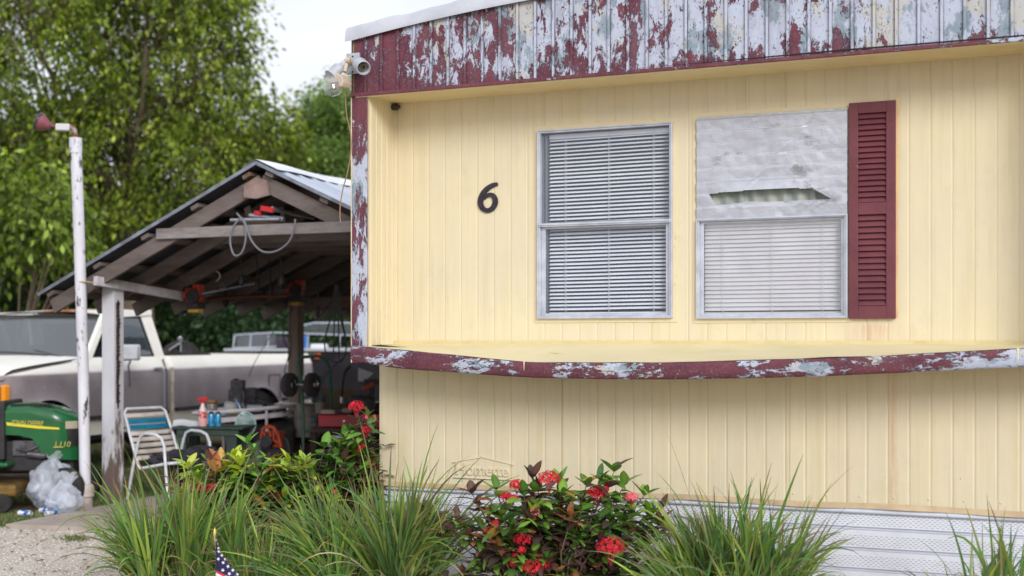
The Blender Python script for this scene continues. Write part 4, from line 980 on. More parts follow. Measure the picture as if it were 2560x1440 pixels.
# door with its window
dA, dB = U(268,1000)[0], U(415,1000)[0]
mb = MB()
door_l = [(dA, .62), (dA, 1.33)]; 
for y in (dA, dB): mb.bar((.006, y, .60), (.006, y, 1.20), .012, .014); mb.bar((.006, y, 1.2), (-.045, y, 1.335), .012, .014)
mb.bar((-.03, dA, .60), (-.03, dB, .60), .05, .008)
dr_ = mb.build('door', m_rub, truck)
wpts = [U(258,893,-.09), U(292,793,-.155), U(347,793,-.155), U(381,889,-.095)]
mb = MB(); mb.add([(-.088 if z < 1.5 else -.148, y, z) for y, z in wpts], [(0,1,2,3)]); mb.build('window', m_glass_t, dr_)
mb = MB(); mb.tube([(-.082 if z < 1.5 else -.142, y, z) for y, z in wpts], .013, 6, closed=True); mb.build('window_seal', m_rub, dr_, smooth=True)
hy, hz = U(393, 920); mb = MB(); mb.box(.0, .035, hy-.07, hy+.07, hz-.012, hz+.012); mb.build('handle', m_chrome, dr_, bevel=.006)
mb = MB(); ly = U(409,970)[0]; mb.bar((.012, ly, .78), (.012, ly, 1.2), .012, .03); mb.build('trim_strip', pm('alu_strip', S(190,194,202), rough=.3, metal=.6), dr_)
mb = MB()
m0 = 1.0
mb.bar((.022, WC+ARC+.02, .735), (.022, dB+.02, .735), .03, .04); mb.build('moulding', m_rub, truck)
mb = MB(); mb.bar((.022, yC1+.06, .755), (.022, WR-ARC-.02, .765), .03, .04); mb.bar((.022, WR+ARC+.02, .775), (.022, yR-.05, .785), .03, .04); mb.build('moulding', m_rub, truck)
mb = MB(); fy, fz = U(686, 962); mb.tube([(.006, fy-.13, fz-.16), (.006, fy+.13, fz-.16), (.006, fy+.13, fz+.13), (.006, fy-.13, fz+.13)], .006, 4, closed=True); mb.build('fuel_flap', m_rub, truck)
# cab to bed gap strip
mb = MB(); mb.box(-.02, .012, yC1+.005, yC1+.045, .62, 1.24); mb.build('gap_strip', pm('cream_strip', S(220,212,198), S(176,150,128), 12), truck)
# mirror with bracket
q = U(337, 881, .28); mm = MB(); mm.box(.13, .34, q[0]-.03, q[0]+.03, q[1]-.085, q[1]+.085); mir = mm.build('mirror', pm('mirror_back', S(226,228,232), S(196,198,204), 6, rough=.2, metal=.6), truck, bevel=.02)
mb = MB(); e = U(320,960); mb.tube([(.23, q[0], q[1]-.08), (.18, q[0]+.02, q[1]-.14), (.01, e[0]+.02, e[1]-.02)], .010, 6); mb.tube([(.23, q[0], q[1]-.08), (.01, q[0]+.02, q[1]-.08)], .012, 6); mb.build('bracket', m_chrome, mir, smooth=True)
# indicator, grille, bumper
ta, tb_ = U(2, 1009), U(29, 962)
mb = MB(); mb.box(-.38, -.07, yF-.055, yF-.02, ta[1], tb_[1]); mb.box(-.07,-.01, yF-.03, yF+.05, ta[1], tb_[1])
n = NT('indicator'); n.base(S(240,150,30)); n.set(rough=.15, spec=.6); n.b.inputs['Coat Weight'].default_value = .6; mb.build('indicator', n.m, truck, bevel=.02)
mb = MB(); mb.box(-1.5, -.42, yF-.05, yF-.0, .86, 1.10); mb.build('grille', m_tdark, truck, bevel=.01)
mb = MB(); mb.box(-1.98, .03, yF-.2, yF-.08, .56, .74); mb.build('bumper', m_chrome, truck, bevel=.03)
# wheels, underbody
def wheel(y, x=-.03, r=.39):
    M = Matrix.Rotation(R(90), 4, 'Y'); mb = MB(); mb.lathe([(r*.62,-.12),(r*.9,-.12),(r,-.09),(r,.05),(r*.93,.09),(r*.62,.09)], 30, M, (x-.06, y, r+GL)); tw_ = mb.build('wheel', m_tyre, truck, smooth=True)
    mb = MB(); mb.lathe([(r*.63,.07),(r*.58,.05),(r*.5,.0),(r*.3,.02),(r*.2,.06),(0,.07)], 24, M, (x-.06, y, r+GL)); mb.build('rim', m_chrome, tw_, smooth=True)
for y in (WC, WR): wheel(y); wheel(y, -1.78)
mb = MB(); mb.box(-1.85, -.1, yF+.05, WC-ARC, .5, 1.1); mb.box(-1.6, -.35, yF, yR-.05, .42, .7); mb.box(-1.85, -.08, WC+ARC, WR-ARC, .5, .92); mb.box(-1.3, -.5, WC-ARC, WC+ARC, .6, 1.15); mb.build('underbody', m_tdark, truck)
mb = MB(); mb.box(-1.8, -.15, yW0+.1, yW0+.35, 1.0, 1.37); mb.box(-1.75, -.25, yC1-.35, yC1-.15, 1.0, 1.5); mb.box(-.8,-.3, yC1-.3, yC1-.2, 1.5, 1.66); mb.build('seat', pm('seat_grey', S(70,72,78), rough=.9), truck, bevel=.03)
mb = MB(); mb.tube([(-.55+.19*math.cos(a), yW0+.42+.05*math.sin(a), 1.36+.17*math.sin(a)) for a in [k*.524 for k in range(12)]], .014, 6, closed=True); mb.build('steering_wheel', m_tdark, truck, smooth=True)
mb = MB(); mb.tube([(-.55, A0[0]-.06, 1.385), (-.9, A0[0]-.03, 1.41), (-1.3, A0[0]-.02, 1.42)], .009, 5); mb.tube([(-.35, A0[0]-.06, 1.37), (-.75, A0[0]-.035, 1.44)], .007, 5); mb.build('wiper', m_rub, truck, smooth=True)
mb = MB(); mb.tube([(-.10+.0, yF+.1, ztop_f(yF+.1)+.012)]+[(-.105, y, ztop_f(y)+.016) for y in (yF+.4, yF+.8, yW0-.1)], .009, 5); mb.build('hood_gap', m_rub, truck, smooth=True)
# things lying in the truck bed
def tworld(x, y, z): return st((TS+x)*KT, (TT0+y)*KT, EYE+(z-EYE)*KT)
for i, (px, py, x, rot, lab) in enumerate(((455, 880, -.55, (78,0,15), 'upright black tyre in the truck bed nearest the cab'), (485, 893, -.6, (35,0,0), 'tyre lying tilted in the truck bed behind the upright one'), (545, 893, -.7, (20,10,0), 'tyre rim just showing over the bed side further back'))):
    y, z = U(px, py, x); mb = MB(); mb.lathe([(.2,-.09),(.3,-.1),(.33,-.06),(.33,.06),(.3,.1),(.2,.09)], 26); o = mb.build('tyre', m_tyre, None, smooth=True)
    o.location = tworld(x, y, z-.16 if i == 0 else z-.17); o.rotation_euler = (R(rot[0]), R(rot[1]), ANG+R(rot[2])+(R(60) if i == 0 else 0)); tag(o, lab, 'tyre', 'tyres in the truck bed')
y, z = U(450, 852, -.5); t = thing('trailer_hitch', 'chrome tow hitch standing on the tyre behind the truck cab', 'hitch', tworld(-.5, y, z-.14), ANG)
mb = MB(); mb.lathe([(.0,.22),(.03,.2),(.035,.17),(.02,.14),(.016,.1)], 14); mb.build('ball', m_chrome, t, smooth=True); mb = MB(); mb.bar((0,0,.12), (-.08,-.14,.02), .045, .03); mb.bar((0,0,0),(0,0,.14),.03,.03); mb.build('shank', m_chrome, t, bevel=.006)
# ================= BOAT =================
YB = 21.8
bo = P(760, 1000, YB); boat = thing('motor_boat', 'dark hulled motor boat with a silver rail and low windscreen behind the truck', 'boat', (bo.x, bo.y, 0), R(-8))
bm_ = boat.matrix_basis if False else (Matrix.Translation((bo.x, bo.y, 0)) @ Matrix.Rotation(R(-8), 4, 'Z')); bi = bm_.inverted()
def Bp(px, py, dy=0): 
    p = P(px, py, YB); p = bi @ p; return Vector((p.x, p.y*0+dy, p.z))
xl, xr_ = Bp(605, 880).x, Bp(1100, 880).x; zg = Bp(700, 874).z
mb = MB(); mb.grid(lambda u, v: (xl+u*(xr_-xl)+.25*(1-v)*(1-u)*1.0, -.9+1.8*0+.0*v-.0+(1-v)*.25, .55+v*(zg-.55)), 14, 8)
mb.grid(lambda u, v: (xl+u*(xr_-xl)+.25*(1-v)*(1-u), .9-(1-v)*.25, .55+v*(zg-.55)), 14, 8); mb.grid(lambda u, v: (xl+.25*(1-v), -.9+.25*(1-v)+u*(1.8-.5*(1-v)), .55+v*(zg-.55)), 4, 8); mb.grid(lambda u, v: (xl+.25+u*(xr_-xl-.25), -.65+1.3*v, .55), 4, 2)
mb.build('hull', pm('hull', S(58,56,62), S(44,42,48), 3, rough=.4), boat, smooth='all', fix=False)
mb = MB(); mb.bar((xl-.03,-.92,zg), (xr_,-.92,zg), .06, .05); mb.bar((xl-.03,.92,zg), (xr_,.92,zg), .06, .05); mb.bar((xl,-.92,zg),(xl,.92,zg),.05,.05); mb.build('gunwale', pm('gunwale', S(200,204,212), rough=.3, metal=.5), boat, bevel=.01)
mb = MB(); mb.box(xl+.05, xr_, -.88, .88, zg-.06, zg-.03); mb.build('deck', pm('deck', S(170,172,178), rough=.6), boat)
mb = MB()
a, b = Bp(612, 838), Bp(722, 832); mb.tube([(a.x,-.7,zg+.02), (a.x+.04,-.7,a.z), (b.x,-.7,b.z)], .014, 6); mb.tube([(a.x,-.7,zg+.03),(b.x,-.7,zg+.05)], .012, 6)
a2, b2 = Bp(757, 834), Bp(1000, 842); mb.tube([(b.x,-.7,b.z),(b2.x,-.7,b2.z)], .013, 6); mb.tube([(a.x+.04,-.7,a.z),(a.x+.04,.7,a.z)], .014, 6)
for px in (612, 655, 700, 760, 800, 880, 950): c_ = Bp(px, 850); mb.tube([(c_.x,-.7,zg),(c_.x+.02,-.7,c_.z+.08)], .012, 6)
c_ = [Bp(*q, -.3) for q in ((755,835),(765,815),(800,808),(880,808),(960,812),(1000,835))]; mb.tube(c_, .014, 6)
mb.build('rail', pm('rail_silver', S(206,212,224), rough=.25, metal=.5), boat, smooth=True, fix=False)
mb = MB(); mb.add([(a.x+.05,-.69,zg+.04),(b.x,-.69,zg+.04),(b.x,-.69,b.z-.02),(a.x+.06,-.69,a.z-.02)], [(0,1,2,3)]); mb.add([tuple(c_[0]),tuple(c_[1]),tuple(c_[2]),tuple(c_[3]),tuple(c_[4]),tuple(c_[5])], [(0,1,2,3,4,5)]); mb.build('windscreen', glassmat('boat_glass', (.55,.6,.62,1), .8, .05, .25, (.25,.28,.3,1)), boat, fix=False)
s0 = Bp(665, 850); mb = MB(); mb.box(s0.x-.3, s0.x+.05, -.4, .1, zg, zg+.30); mb.box(s0.x+.1, s0.x+.38, -.4, .1, zg, zg+.22); mb.build('seat', pm('boat_seat', S(58,46,62), rough=.6), boat, bevel=.06)
s0 = Bp(783, 852); mb = MB(); mb.box(s0.x-.04, s0.x+.05, -.5, -.4, zg, zg+.24); mb.build('blue_panel', pm('bluep', S(60,120,200)), boat)
s0 = Bp(815, 858); mb = MB(); mb.box(s0.x-.12, s0.x+.12, -.5, -.2, zg, zg+.10); mb.build('cushion', pm('whitec', S(226,228,232)), boat, bevel=.03)
mt_ = pm('decal_grey', S(170,168,168), rough=.5)
for txt, px, sz in (('340', 764, .11), ('LV', 803, .13)):
    q = Bp(px, 890); tmb = text_mb(txt, sz, Matrix.Translation((q.x, -.905, q.z-.03)) @ Matrix.Rotation(R(90), 4, 'X'), .001, .25); tmb.build('lettering', mt_, boat)
q = Bp(826, 890); mb = MB(); mb.add([(q.x,-.91,q.z-.03),(q.x+.10,-.91,q.z-.03),(q.x+.12,-.91,q.z+.055),(q.x+.03,-.91,q.z+.055)], [(0,1,2,3)]); mb.build('orange_decal', pm('decal_org', S(220,100,40)), boat)
# ================= YARD THINGS =================
def wth(name, label, cat, o, rz=0, group=None): return thing(name, label, cat, o, rz, group)
# ---- lamp post
Yp = 11.8; b0 = G(213, 1268); b0 = P(213, 1268, Yp); base = Vector((b0.x, b0.y, 0)); top = P(189, 345, Yp)-base
lp = wth('lamp_post', 'leaning white painted pipe with a dull red floodlight on top', 'lamp post', base)
m_pipe = pm('pipe_white', S(216,216,224), S(196,194,204), 4, .4, .7, rough=.6, c3=S(84,78,82), s3=15, t3=.57, stt=(1,1,.35), bump=.3, bscale=40)
mb = MB(); mb.tube([Vector((0,0,-.05)), Vector((-.0,0,.2)), top*.35+Vector((.015,0,0)), top*.7+Vector((.01,0,0)), top], .05, 18); mb.build('pole', m_pipe, lp, smooth=True)
mb = MB(); mb.lathe([(.068,-.03),(.068,.10),(.082,.11),(.082,.19),(.07,.215),(.055,.225)], 20); mb.build('base_collar', pm('collar', S(196,186,180), S(150,134,124), 7, rough=.8, bump=.4), lp, smooth=True)
mb = MB(); mb.lathe([(.054,-.14),(.057,-.14),(.057,0),(.04,.004),(.0,.004)], 18, None, top); mb.build('coupling', m_pipe, lp, smooth=True)
def L(px, py, dy=0): return P(px, py, Yp+dy)-base
mb = MB(); mb.tube([L(187,343), L(187,326), L(182,320), L(172,318)], .024, 10); mb.build('elbow', pm('rusty_elbow', S(120,58,40), S(150,140,136), 20, .5, .6, rough=.6, metal=.4), lp, smooth=True)
mb = MB(); a, b = L(176,319), L(141,318); mb.bar(a, b, .07, .062); mb.build('junction_box', pm('jbox', S(200,198,202), rough=.5), lp, bevel=.008)
m_fl = pm('faded_maroon', S(140,78,88), S(118,66,74), 8, rough=.6); mb = MB(); mb.tube([L(142,317), L(124,313)], .015, 8); mb.build('neck', m_fl, lp)
d = (L(90,300)-L(124,316)); d.normalize(); M = d.to_track_quat('Z', 'Y').to_matrix().to_4x4(); o_ = L(124,316)
mb = MB(); mb.lathe([(.0,-.01),(.028,-.005),(.045,.02),(.076,.08),(.082,.095)], 20, M, o_); hd = mb.build('lamp_head', m_fl, lp, smooth=True)
mb = MB(); mb.lathe([(.082,.088),(.088,.095),(.088,.115),(.08,.12),(.0,.118)], 20, M, o_); mb.build('lens', pm('lens_dark', S(56,60,62), rough=.3), hd, smooth='all')
mb = MB(); q = L(207,705); mb.lathe([(.052,-.006),(.056,0),(.052,.006)], 16, None, q); mb.tube([q+Vector((.05,-.02,0)), q+Vector((.14,-.02,-.01))], .004, 5); mb.build('tie_wire', pm('wire_tan', S(180,160,130)), lp)
# ---- lawn tractor, nose to the right
Ym = 12.0; mo = P(100, 1262, Ym); mo = Vector((mo.x, mo.y, 0)); RZM = R(5)
mower = wth('lawn_tractor', 'green riding lawn tractor with a yellow stripe parked before the truck', 'lawn tractor', mo, RZM)
mi = (Matrix.Translation(mo) @ Matrix.Rotation(RZM, 4, 'Z')).inverted()
HW = .26
def Mw(px, py, y=-HW):
    # point on the tractor's near side (local y = const)
    r = (px-1280)/F; # ray against plane in local coordinates
    o = mi @ Vector((0,0,EYE)); dd = (mi.to_3x3() @ Vector((r, 1, -(py-HOR)/F))); k = (y-o.y)/dd.y; p = o+dd*k; return p.x, p.z
crop = lambda x, y: (x/2.4827, 720+y/2.4827)
topl = [(-60,722),(20,722),(170,716),(330,745),(420,780),(470,808),(490,830)]
botl = [(-60,905),(40,912),(120,915),(200,935),(232,985),(262,1040),(330,1062),(480,1075)]
tl = [Mw(*crop(*q)) for q in topl]; bl_ = [Mw(*crop(*q)) for q in botl]
xN = Mw(*crop(462,900))[0]
def hoodf(u, v):
    x = tl[0][0]+(xN-tl[0][0])*u; zt_ = lerp(tl, x)-.0; zb_ = lerp(bl_, x); w = HW*(1-.42*max(0, (u-.72)/.28)**2.2); a = (v*2-1)*math.pi/2*1.0
    # superellipse cross-section: near side bottom -> top -> far side bottom
    q = v*4
    if q < 1.5: y, z = -w, zb_+(zt_-.055-zb_)*(q/1.5)
    elif q > 2.5: y, z = w, zb_+(zt_-.055-zb_)*((4-q)/1.5)
    else: a = (q-1.5)*math.pi; y, z = -w*math.cos(a) if abs(math.cos(a)) < 1 else -w*math.cos(a), zt_-.055+.055*math.sin(a)**.7
    if q < 1.5: y += .018*math.sin(q/1.5*math.pi*.5)*-.6
    return (x, y, z)
n = NT('tractor_green'); n.base(n.mix(n.ramp(n.noise(4, 6, .6), .4, .8), S(20,96,50), S(16,76,42))); n.set(rough=.3, spec=.5, coat=.3); m_jg = n.m
mb = MB(); mb.grid(hoodf, 40, 40)
w2 = HW*.58
mb.grid(lambda u, v: (xN+.035*(1-(2*u-1)**2), -w2+2*w2*u, lerp(bl_, xN)+(lerp(tl, xN)-.03-lerp(bl_, xN))*v), 8, 8)
hood_o = mb.build('hood', m_jg, mower, smooth='all')
m_bk = pm('mower_black', S(34,32,34), S(48,46,48), 10, rough=.6)
def onhood(pts, name, m, parent=hood_o, d=.006, y=-HW-.012):
    mb = MB(); v = [Mw(*crop(*q)) for q in pts]; n = len(v); mb.add([(a, y-d, b) for a, b in v]+[(a, y+.004, b) for a, b in v], [tuple(range(n))]+[(i, (i+1) % n, n+(i+1) % n, n+i) for i in range(n)]); return mb.build(name, m, parent)
m_jy = pm('stripe_yellow', S(214,200,50), rough=.4)
onhood([(42,833),(240,856),(370,866),(372,878),(240,872),(46,852)], 'yellow_stripe', m_jy)
ta_, tb2 = Mw(*crop(74,845)), Mw(*crop(268,857))
tm_ = text_mb('JOHN DEERE', 1.0, Matrix.Identity(4), .0); wx = max(v[0] for v in tm_.v)
ts = (tb2[0]-ta_[0])/wx
n = NT('gold'); n.base(S(176,164,80)); n.set(rough=.5)
text_mb('JOHN DEERE', ts*1.0, Matrix.Translation((ta_[0], -HW-.019, ta_[1]-.002)) @ Matrix.Rotation(R(90), 4, 'X') @ Matrix.Rotation(R(-3), 4, 'Z') @ Matrix.Diagonal((1,1.25,1,1)), .001, .2, offset=.001).build('lettering', n.m, hood_o)
q = Mw(*crop(340,985)); text_mb('L110', .072, Matrix.Translation((q[0], -HW-.018, q[1]-.0)) @ Matrix.Rotation(R(90), 4, 'X'), .001, .2).build('lettering', n.m, hood_o)
onhood([(333,990),(396,990),(395,984),(335,984)], 'underline', n.m)
mb = MB(); xa, za = Mw(*crop(402,822)); xb, zb_ = Mw(*crop(488,868))
mb.grid(lambda u, v: (xa+(xN+.03-xa)*u, -(HW*(1-.42*max(0, ((xa+(xN+.03-xa)*u-tl[0][0])/(xN-tl[0][0])-.72)/.28)**2.2)+.012), za+(zb_-za)*v-.01), 8, 2); mb.build('headlight', pm('headlight', S(176,164,146), rough=.2, spec=.6), hood_o, smooth=True)
mb = MB(); xa, za = Mw(*crop(408,875)); xb, zb_ = Mw(*crop(488,985))
mb.grid(lambda u, v: (xa+(.3+.7*1)*(xN+.038-xa)*u+.015*v*(1-u), -(HW*(1-.42*max(0, ((xa+(xN+.038-xa)*u-tl[0][0])/(xN-tl[0][0])-.72)/.28)**2.2)+.010), za+(zb_-za)*v), 8, 3); mb.build('grille', m_bk, hood_o, smooth=True)
mb = MB(); xa, za = Mw(*crop(62,733)); xb, _ = Mw(*crop(304,748)); mb.box(xa+.1, xb, -.15, -.05, za-.0, za+.012)
for k in range(14): mb.box(xa+(xb-xa)*k/14, xa+(xb-xa)*k/14+.012, -.245, -.2, za-.012, za+.018)
mb.build('vent', m_bk, hood_o, bevel=.004)
xl_, _ = Mw(*crop(-400,900)); x8, _ = Mw(*crop(20,900)); xe, ze = Mw(*crop(430,1090))
mb = MB(); mb.box(x8-.05, x8+.02, -.29, .29, .45, .99); mb.box(xl_, xe, -.12, .12, .32, .48); mb.box(x8, xe-.25, -.22, .22, .34, .62); mb.box(xl_-.1, x8, -.25, .25, .35, .45); mb.build('chassis', m_bk, mower, bevel=.015)
mb = MB(); ex, ez = Mw(*crop(170,1010)); mb.box(ex-.14, ex+.10, -.24, .1, ez-.05, ez+.09); mb.tube([(ex-.1,-.27,ez+.02),(ex,-.29,ez+.0),(ex+.1,-.27,ez+.04)], .012, 6); mb.tube([(ex+.0,-.26,ez-.03),(ex+.16,-.25,ez-.05)], .03, 10); mb.build('engine', pm('engine_grey', S(96,94,98), S(60,58,62), 12, rough=.5, metal=.4), mower, bevel=.01)
M = Matrix.Rotation(R(90), 4, 'X')
def mwheel(x, y, r, w, nm='wheel'):
    mb = MB(); mb.lathe([(r*.5,-w/2),(r*.9,-w/2),(r,-w*.3),(r,w*.3),(r*.9,w/2),(r*.5,w/2)], 24, M, (x, y, r)); o = mb.build(nm, m_tyre, mower, smooth=True)
    mb = MB(); mb.lathe([(r*.5,w*.42),(r*.3,w*.3),(0,w*.3)], 20, M, (x, y-.0, r)); mb.lathe([(r*.5,-w*.42),(r*.3,-w*.3),(0,-w*.3)], 20, M, (x, y, r)); mb.build('rim', m_jy, o, smooth=True)
fx = Mw(*crop(405,1200))[0]; mwheel(fx, -.30, .19, .14); mwheel(fx, .34, .19, .14); mwheel(Mw(*crop(-330,1200))[0], -.34, .27, .22); mwheel(Mw(*crop(-330,1200))[0], .34, .27, .22)
mb = MB(); q = Mw(*crop(65,1290)); M_ = M; mb.lathe([(.03,-.03),(.075,-.03),(.085,-.015),(.085,.015),(.075,.03),(.03,.03)], 18, M, (q[0], -.50, .085)); mb.build('deck_wheel', m_tyre, mower, smooth=True)
mb = MB(); mb.box(xl_, Mw(*crop(150,1200))[0], -.50, .5, .14, .25); mb.build('mower_deck', pm('deck_yellow', S(120,92,36), S(52,44,36), 7, rough=.6), mower, bevel=.03)
mb = MB(); mb.box(xl_, Mw(*crop(85,1100))[0], -.45, .45, .40, .44); mb.build('foot_rest', m_jg, mower, bevel=.015)
mb = MB(); mb.box(xl_-.35, xl_+.1, -.42, .42, .58, .66); mb.build('rear_fender', m_jg, mower, bevel=.04)
mb = MB(); mb.box(xl_-.25, xl_+.1, -.2, .2, .66, .74); mb.box(xl_-.32, xl_-.24, -.2, .2, .7, 1.02); mb.build('seat', pm('seat_yellow', S(190,160,50)), mower, bevel=.03)
mb = MB(); c_ = Vector((x8-.62, 0, 1.08)); mb.tube([c_+Vector((.06*math.cos(a), .19*math.sin(a), .16*math.cos(a))) for a in [k*.524 for k in range(12)]], .014, 6, closed=True); mb.tube([(x8-.05,0,.9), tuple(c_)], .02, 8); mb.build('steering_wheel', m_bk, mower, smooth=True)
# ---- cans and see-through rubbish bags
n = NT('can'); x = n.xyz(); c = n.mix(n.ramp(n.noise(14, 3, .5), .45, .52), S(40,110,190), S(225,230,238)); c = n.mix(n.ramp(n.math('ABSOLUTE', x[2]), .052, .056), c, S(200,202,206)); n.base(c); n.set(rough=.28, metal=.35); m_can = n.m
can_me = MB(); can_me.lathe([(0,-.058),(.024,-.06),(.033,-.052),(.033,.048),(.027,.06),(.026,.058),(0,.056)], 14); can0 = can_me.build('drink_can', m_can, None, smooth=True); used_can = [False]
def can(p, rot, label, group, crush=1.0):
    o = can0 if not used_can[0] else can0.copy()
    if used_can[0]: C.objects.link(o)
    used_can[0] = True; o.location = p; o.rotation_euler = rot; o.scale = (1, crush, 1); o['label'] = label; o['category'] = 'can'
    if group: o['group'] = group
    elif 'group' in o: del o['group']
n = NT('thin_bag'); n.b.inputs['Base Color'].default_value = S(236,242,255); n.set(rough=.3, spec=.5)
trn = n.n('BsdfTransparent'); trl = n.n('BsdfTranslucent'); trl.inputs[0].default_value = S(246,248,254); m1_ = n.n('MixShader'); m1_.inputs[0].default_value = .4; n.lk(n.b.outputs[0], m1_.inputs[1]); n.lk(trl.outputs[0], m1_.inputs[2])
m2_ = n.n('MixShader'); n.lk(n.ramp(n.noise(9, 6, .65, (1,1,.7)), .35, .65, .40, .86), m2_.inputs[0]); n.lk(m1_.outputs[0], m2_.inputs[2]); n.lk(trn.outputs[0], m2_.inputs[1]); n.lk(m2_.outputs[0], n.out.inputs[0])
n.bump(n.noise(11, 7, .65, (1,1,.6), (0,0,0), .8), 1.0, .03); m_bag = n.m
def bag(px, py, Y, rx, rz_, ry, label, seed, knot):
    p = P(px, py, Y); o_ = Vector((p.x, p.y, 0)); t = wth('rubbish_bag', label, 'bag', o_, 0, 'clear bags of cans by the lamp post')
    def f(u, v):
        a = u*2*math.pi; ph = (v-.5)*math.pi; cr = math.cos(ph)**.75 if v not in (0,1) else 0; s = Vector((math.cos(a)*cr, math.sin(a)*cr, math.sin(ph)))
        q = s*2.2+Vector((seed, 0, 0)); k = 1+.22*noise.noise(q)+.10*abs(noise.noise(q*2.7))-.05*abs(math.sin(a*9+3*noise.noise(q*3)))*v
        z = rz_*(1+s.z*k); x_, y_ = s.x*rx*k, s.y*ry*k
        if v > .8: w = (v-.8)/.2; x_ *= 1-.35*w; y_ *= 1-.35*w; z += .05*w
        return (x_, y_, max(.004+.01*abs(math.sin(a*7)), z))
    mb = MB(); mb.grid(f, 60, 40); mb.build('bag_skin', m_bag, t, smooth='all', fix=False)
    mb = MB(); z_ = 2*rz_*1.0; kx = knot
    mb.grid(lambda u, v: ((kx+(.022+.05*v**2*(1+.3*math.sin(u*19)))*math.cos(u*6.283)), (.022+.045*v**2)*math.sin(u*6.283), z_-.02+v*.12-.03*v*math.sin(u*12)), 24, 8); mb.build('knot', m_bag, t, smooth='all', fix=False)
    rr = random.Random(seed)
    for k in range(16 if rx > .2 else 10):
        a = rr.uniform(0, 6.28); q = rr.uniform(.1, .72); zz = rr.uniform(.06, 1.35)*rz_; sc_ = math.sqrt(max(.05, 1-((zz-rz_)/rz_)**2))
        can(o_+Vector((math.cos(a)*q*rx*sc_, math.sin(a)*q*ry*sc_, zz)), (rr.uniform(0,3), rr.uniform(0,3), rr.uniform(0,3)), 'blue and white can showing through the skin of the '+('big' if rx > .2 else 'small')+' rubbish bag', 'cans inside the '+('big' if rx > .2 else 'small')+' bag')
bag(128, 1275, 11.75, .205, .205, .2, 'larger knotted clear bag of cans beside the lamp post', 3, .02)
bag(160, 1281, 11.42, .155, .125, .14, 'smaller clear bag of blue cans in front of the larger one', 9, .04)
for px, py, rot, lab in ((62,1283,(90,0,80),'dark blue can lying alone left of the rubbish bags'), (113,1276,(80,20,60),'crushed blue can against the foot of the big bag'), (128,1283,(90,0,150),'pale can lying just in front of the small bag'), (150,1277,(85,0,30),'white and blue can under the edge of the small bag'), (170,1272,(60,10,100),'can leaning on the right side of the small bag')):
    p = G(px, py, .03); can(p, tuple(R(q) for q in rot), lab, None, .8)
for i, (px, py) in enumerate(((284,1256),(293,1258),(302,1256),(312,1252))):
    p = G(px, py, .035); mb = MB(); mb.grid(lambda u, v: (.03*(u-.5)+.006*math.sin(v*9), .03*(v-.5), .004+.012*noise.noise(Vector((u*4, v*4, i)))), 6, 6); o = mb.build('foil_scrap', m_chrome, None, smooth=True, fix=False); o.location = p; tag(o, 'tiny silver scrap on the slab at the foot of the white post', 'scrap', 'silver scraps by the post')
# ---- webbed lawn chair
fo = P(318, 1250, 12.4); fo = Vector((fo.x, fo.y, .0)); RC = R(-35)
chair = wth('lawn_chair', 'white tube lawn chair with white and turquoise straps beside the post', 'chair', fo, RC)
m_wt = pm('white_tube', S(224,226,234), S(200,202,210), 10, rough=.35); m_ws = pm('strap_white', S(214,206,200), S(190,180,172), 8, rough=.6); m_bs = pm('strap_blue', S(20,132,170), S(14,110,150), 8, rough=.5)
LW_, CW = .60, .56
mb = MB()
for y in (0, CW): mb.tube(smooth3 := [Vector(p) for p in ((0,y,.0),(.09,y,.34),(.16,y,.56),(.20,y,.63),(.27,y,.655),(.42,y,.65),(.50,y,.62),(.54,y,.55),(.60,y,.0))], .0145, 10)
mb.build('arm_frame', m_wt, chair, smooth=True)
mb = MB(); bk = [(.13,.02,.36),(.02,.02,.62),(-.08,.03,.84),(-.10,.07,.875),(-.10,CW-.07,.875),(-.08,CW-.03,.84),(.02,CW-.02,.62),(.13,CW-.02,.36)]
mb.tube(bk, .0145, 10); mb.tube([(.13,.02,.36),(.17,.02,.31),(.55,.02,.38),(.6,.05,.385),(.6,CW-.05,.385),(.55,CW-.02,.38),(.17,CW-.02,.31),(.13,CW-.02,.36)], .0145, 10)
mb.build('seat_frame', m_wt, chair, smooth=True)
for k in range(8):
    f = (k+.5)/8; z = .84-.46*f; x_ = -.08+.21*f-.0
    mb = MB(); mb.grid(lambda u, v: (x_-.012+(v-.5)*-.018+.03*math.sin(u*math.pi)*-1*-1*.4, .015+u*(CW-.03), z+(v-.5)*.042), 8, 2); mb.build('back_strap', m_bs if k in (1,2) else m_ws, chair, smooth=True, fix=False).modifiers.new('s','SOLIDIFY').thickness = .003
for k in range(7):
    x_ = .21+k*.055; mb = MB(); mb.grid(lambda u, v: (x_+(v-.5)*.043, .02+u*(CW-.04), .325+(x_-.17)*.17-.02*math.sin(u*math.pi)), 8, 2); mb.build('seat_strap', m_bs if k in (4,5) else m_ws, chair, smooth=True, fix=False).modifiers.new('s','SOLIDIFY').thickness = .003
# black jacket on the chair
jc = fo+Matrix.Rotation(RC, 3, 'Z') @ Vector((.36, .28, .38)); t = wth('jacket', 'crumpled charcoal jacket lying across the lawn chair', 'jacket', jc, RC)
def lump(name, m, o_, r, seed, amp=.3, parent=None, n=36, freq=2.2, floor=None):
    def f(u, v):
        a = u*2*math.pi; ph = (v-.5)*math.pi; s = Vector((math.cos(a)*math.cos(ph), math.sin(a)*math.cos(ph), math.sin(ph))); q = s*freq+Vector((seed, seed*.3, 0))
        k = 1+amp*noise.noise(q)+amp*.5*abs(noise.noise(q*2.5)); z = s.z*r[2]*k
        if floor is not None: z = max(z, floor)
        return (o_[0]+s.x*r[0]*k, o_[1]+s.y*r[1]*k, o_[2]+z)
    mb = MB(); mb.grid(f, n, n//2); return mb.build(name, m, parent, smooth='all', fix=False)
m_jk = pm('jacket', S(58,56,66), S(40,38,46), 8, rough=.9, bump=.4, bscale=20)
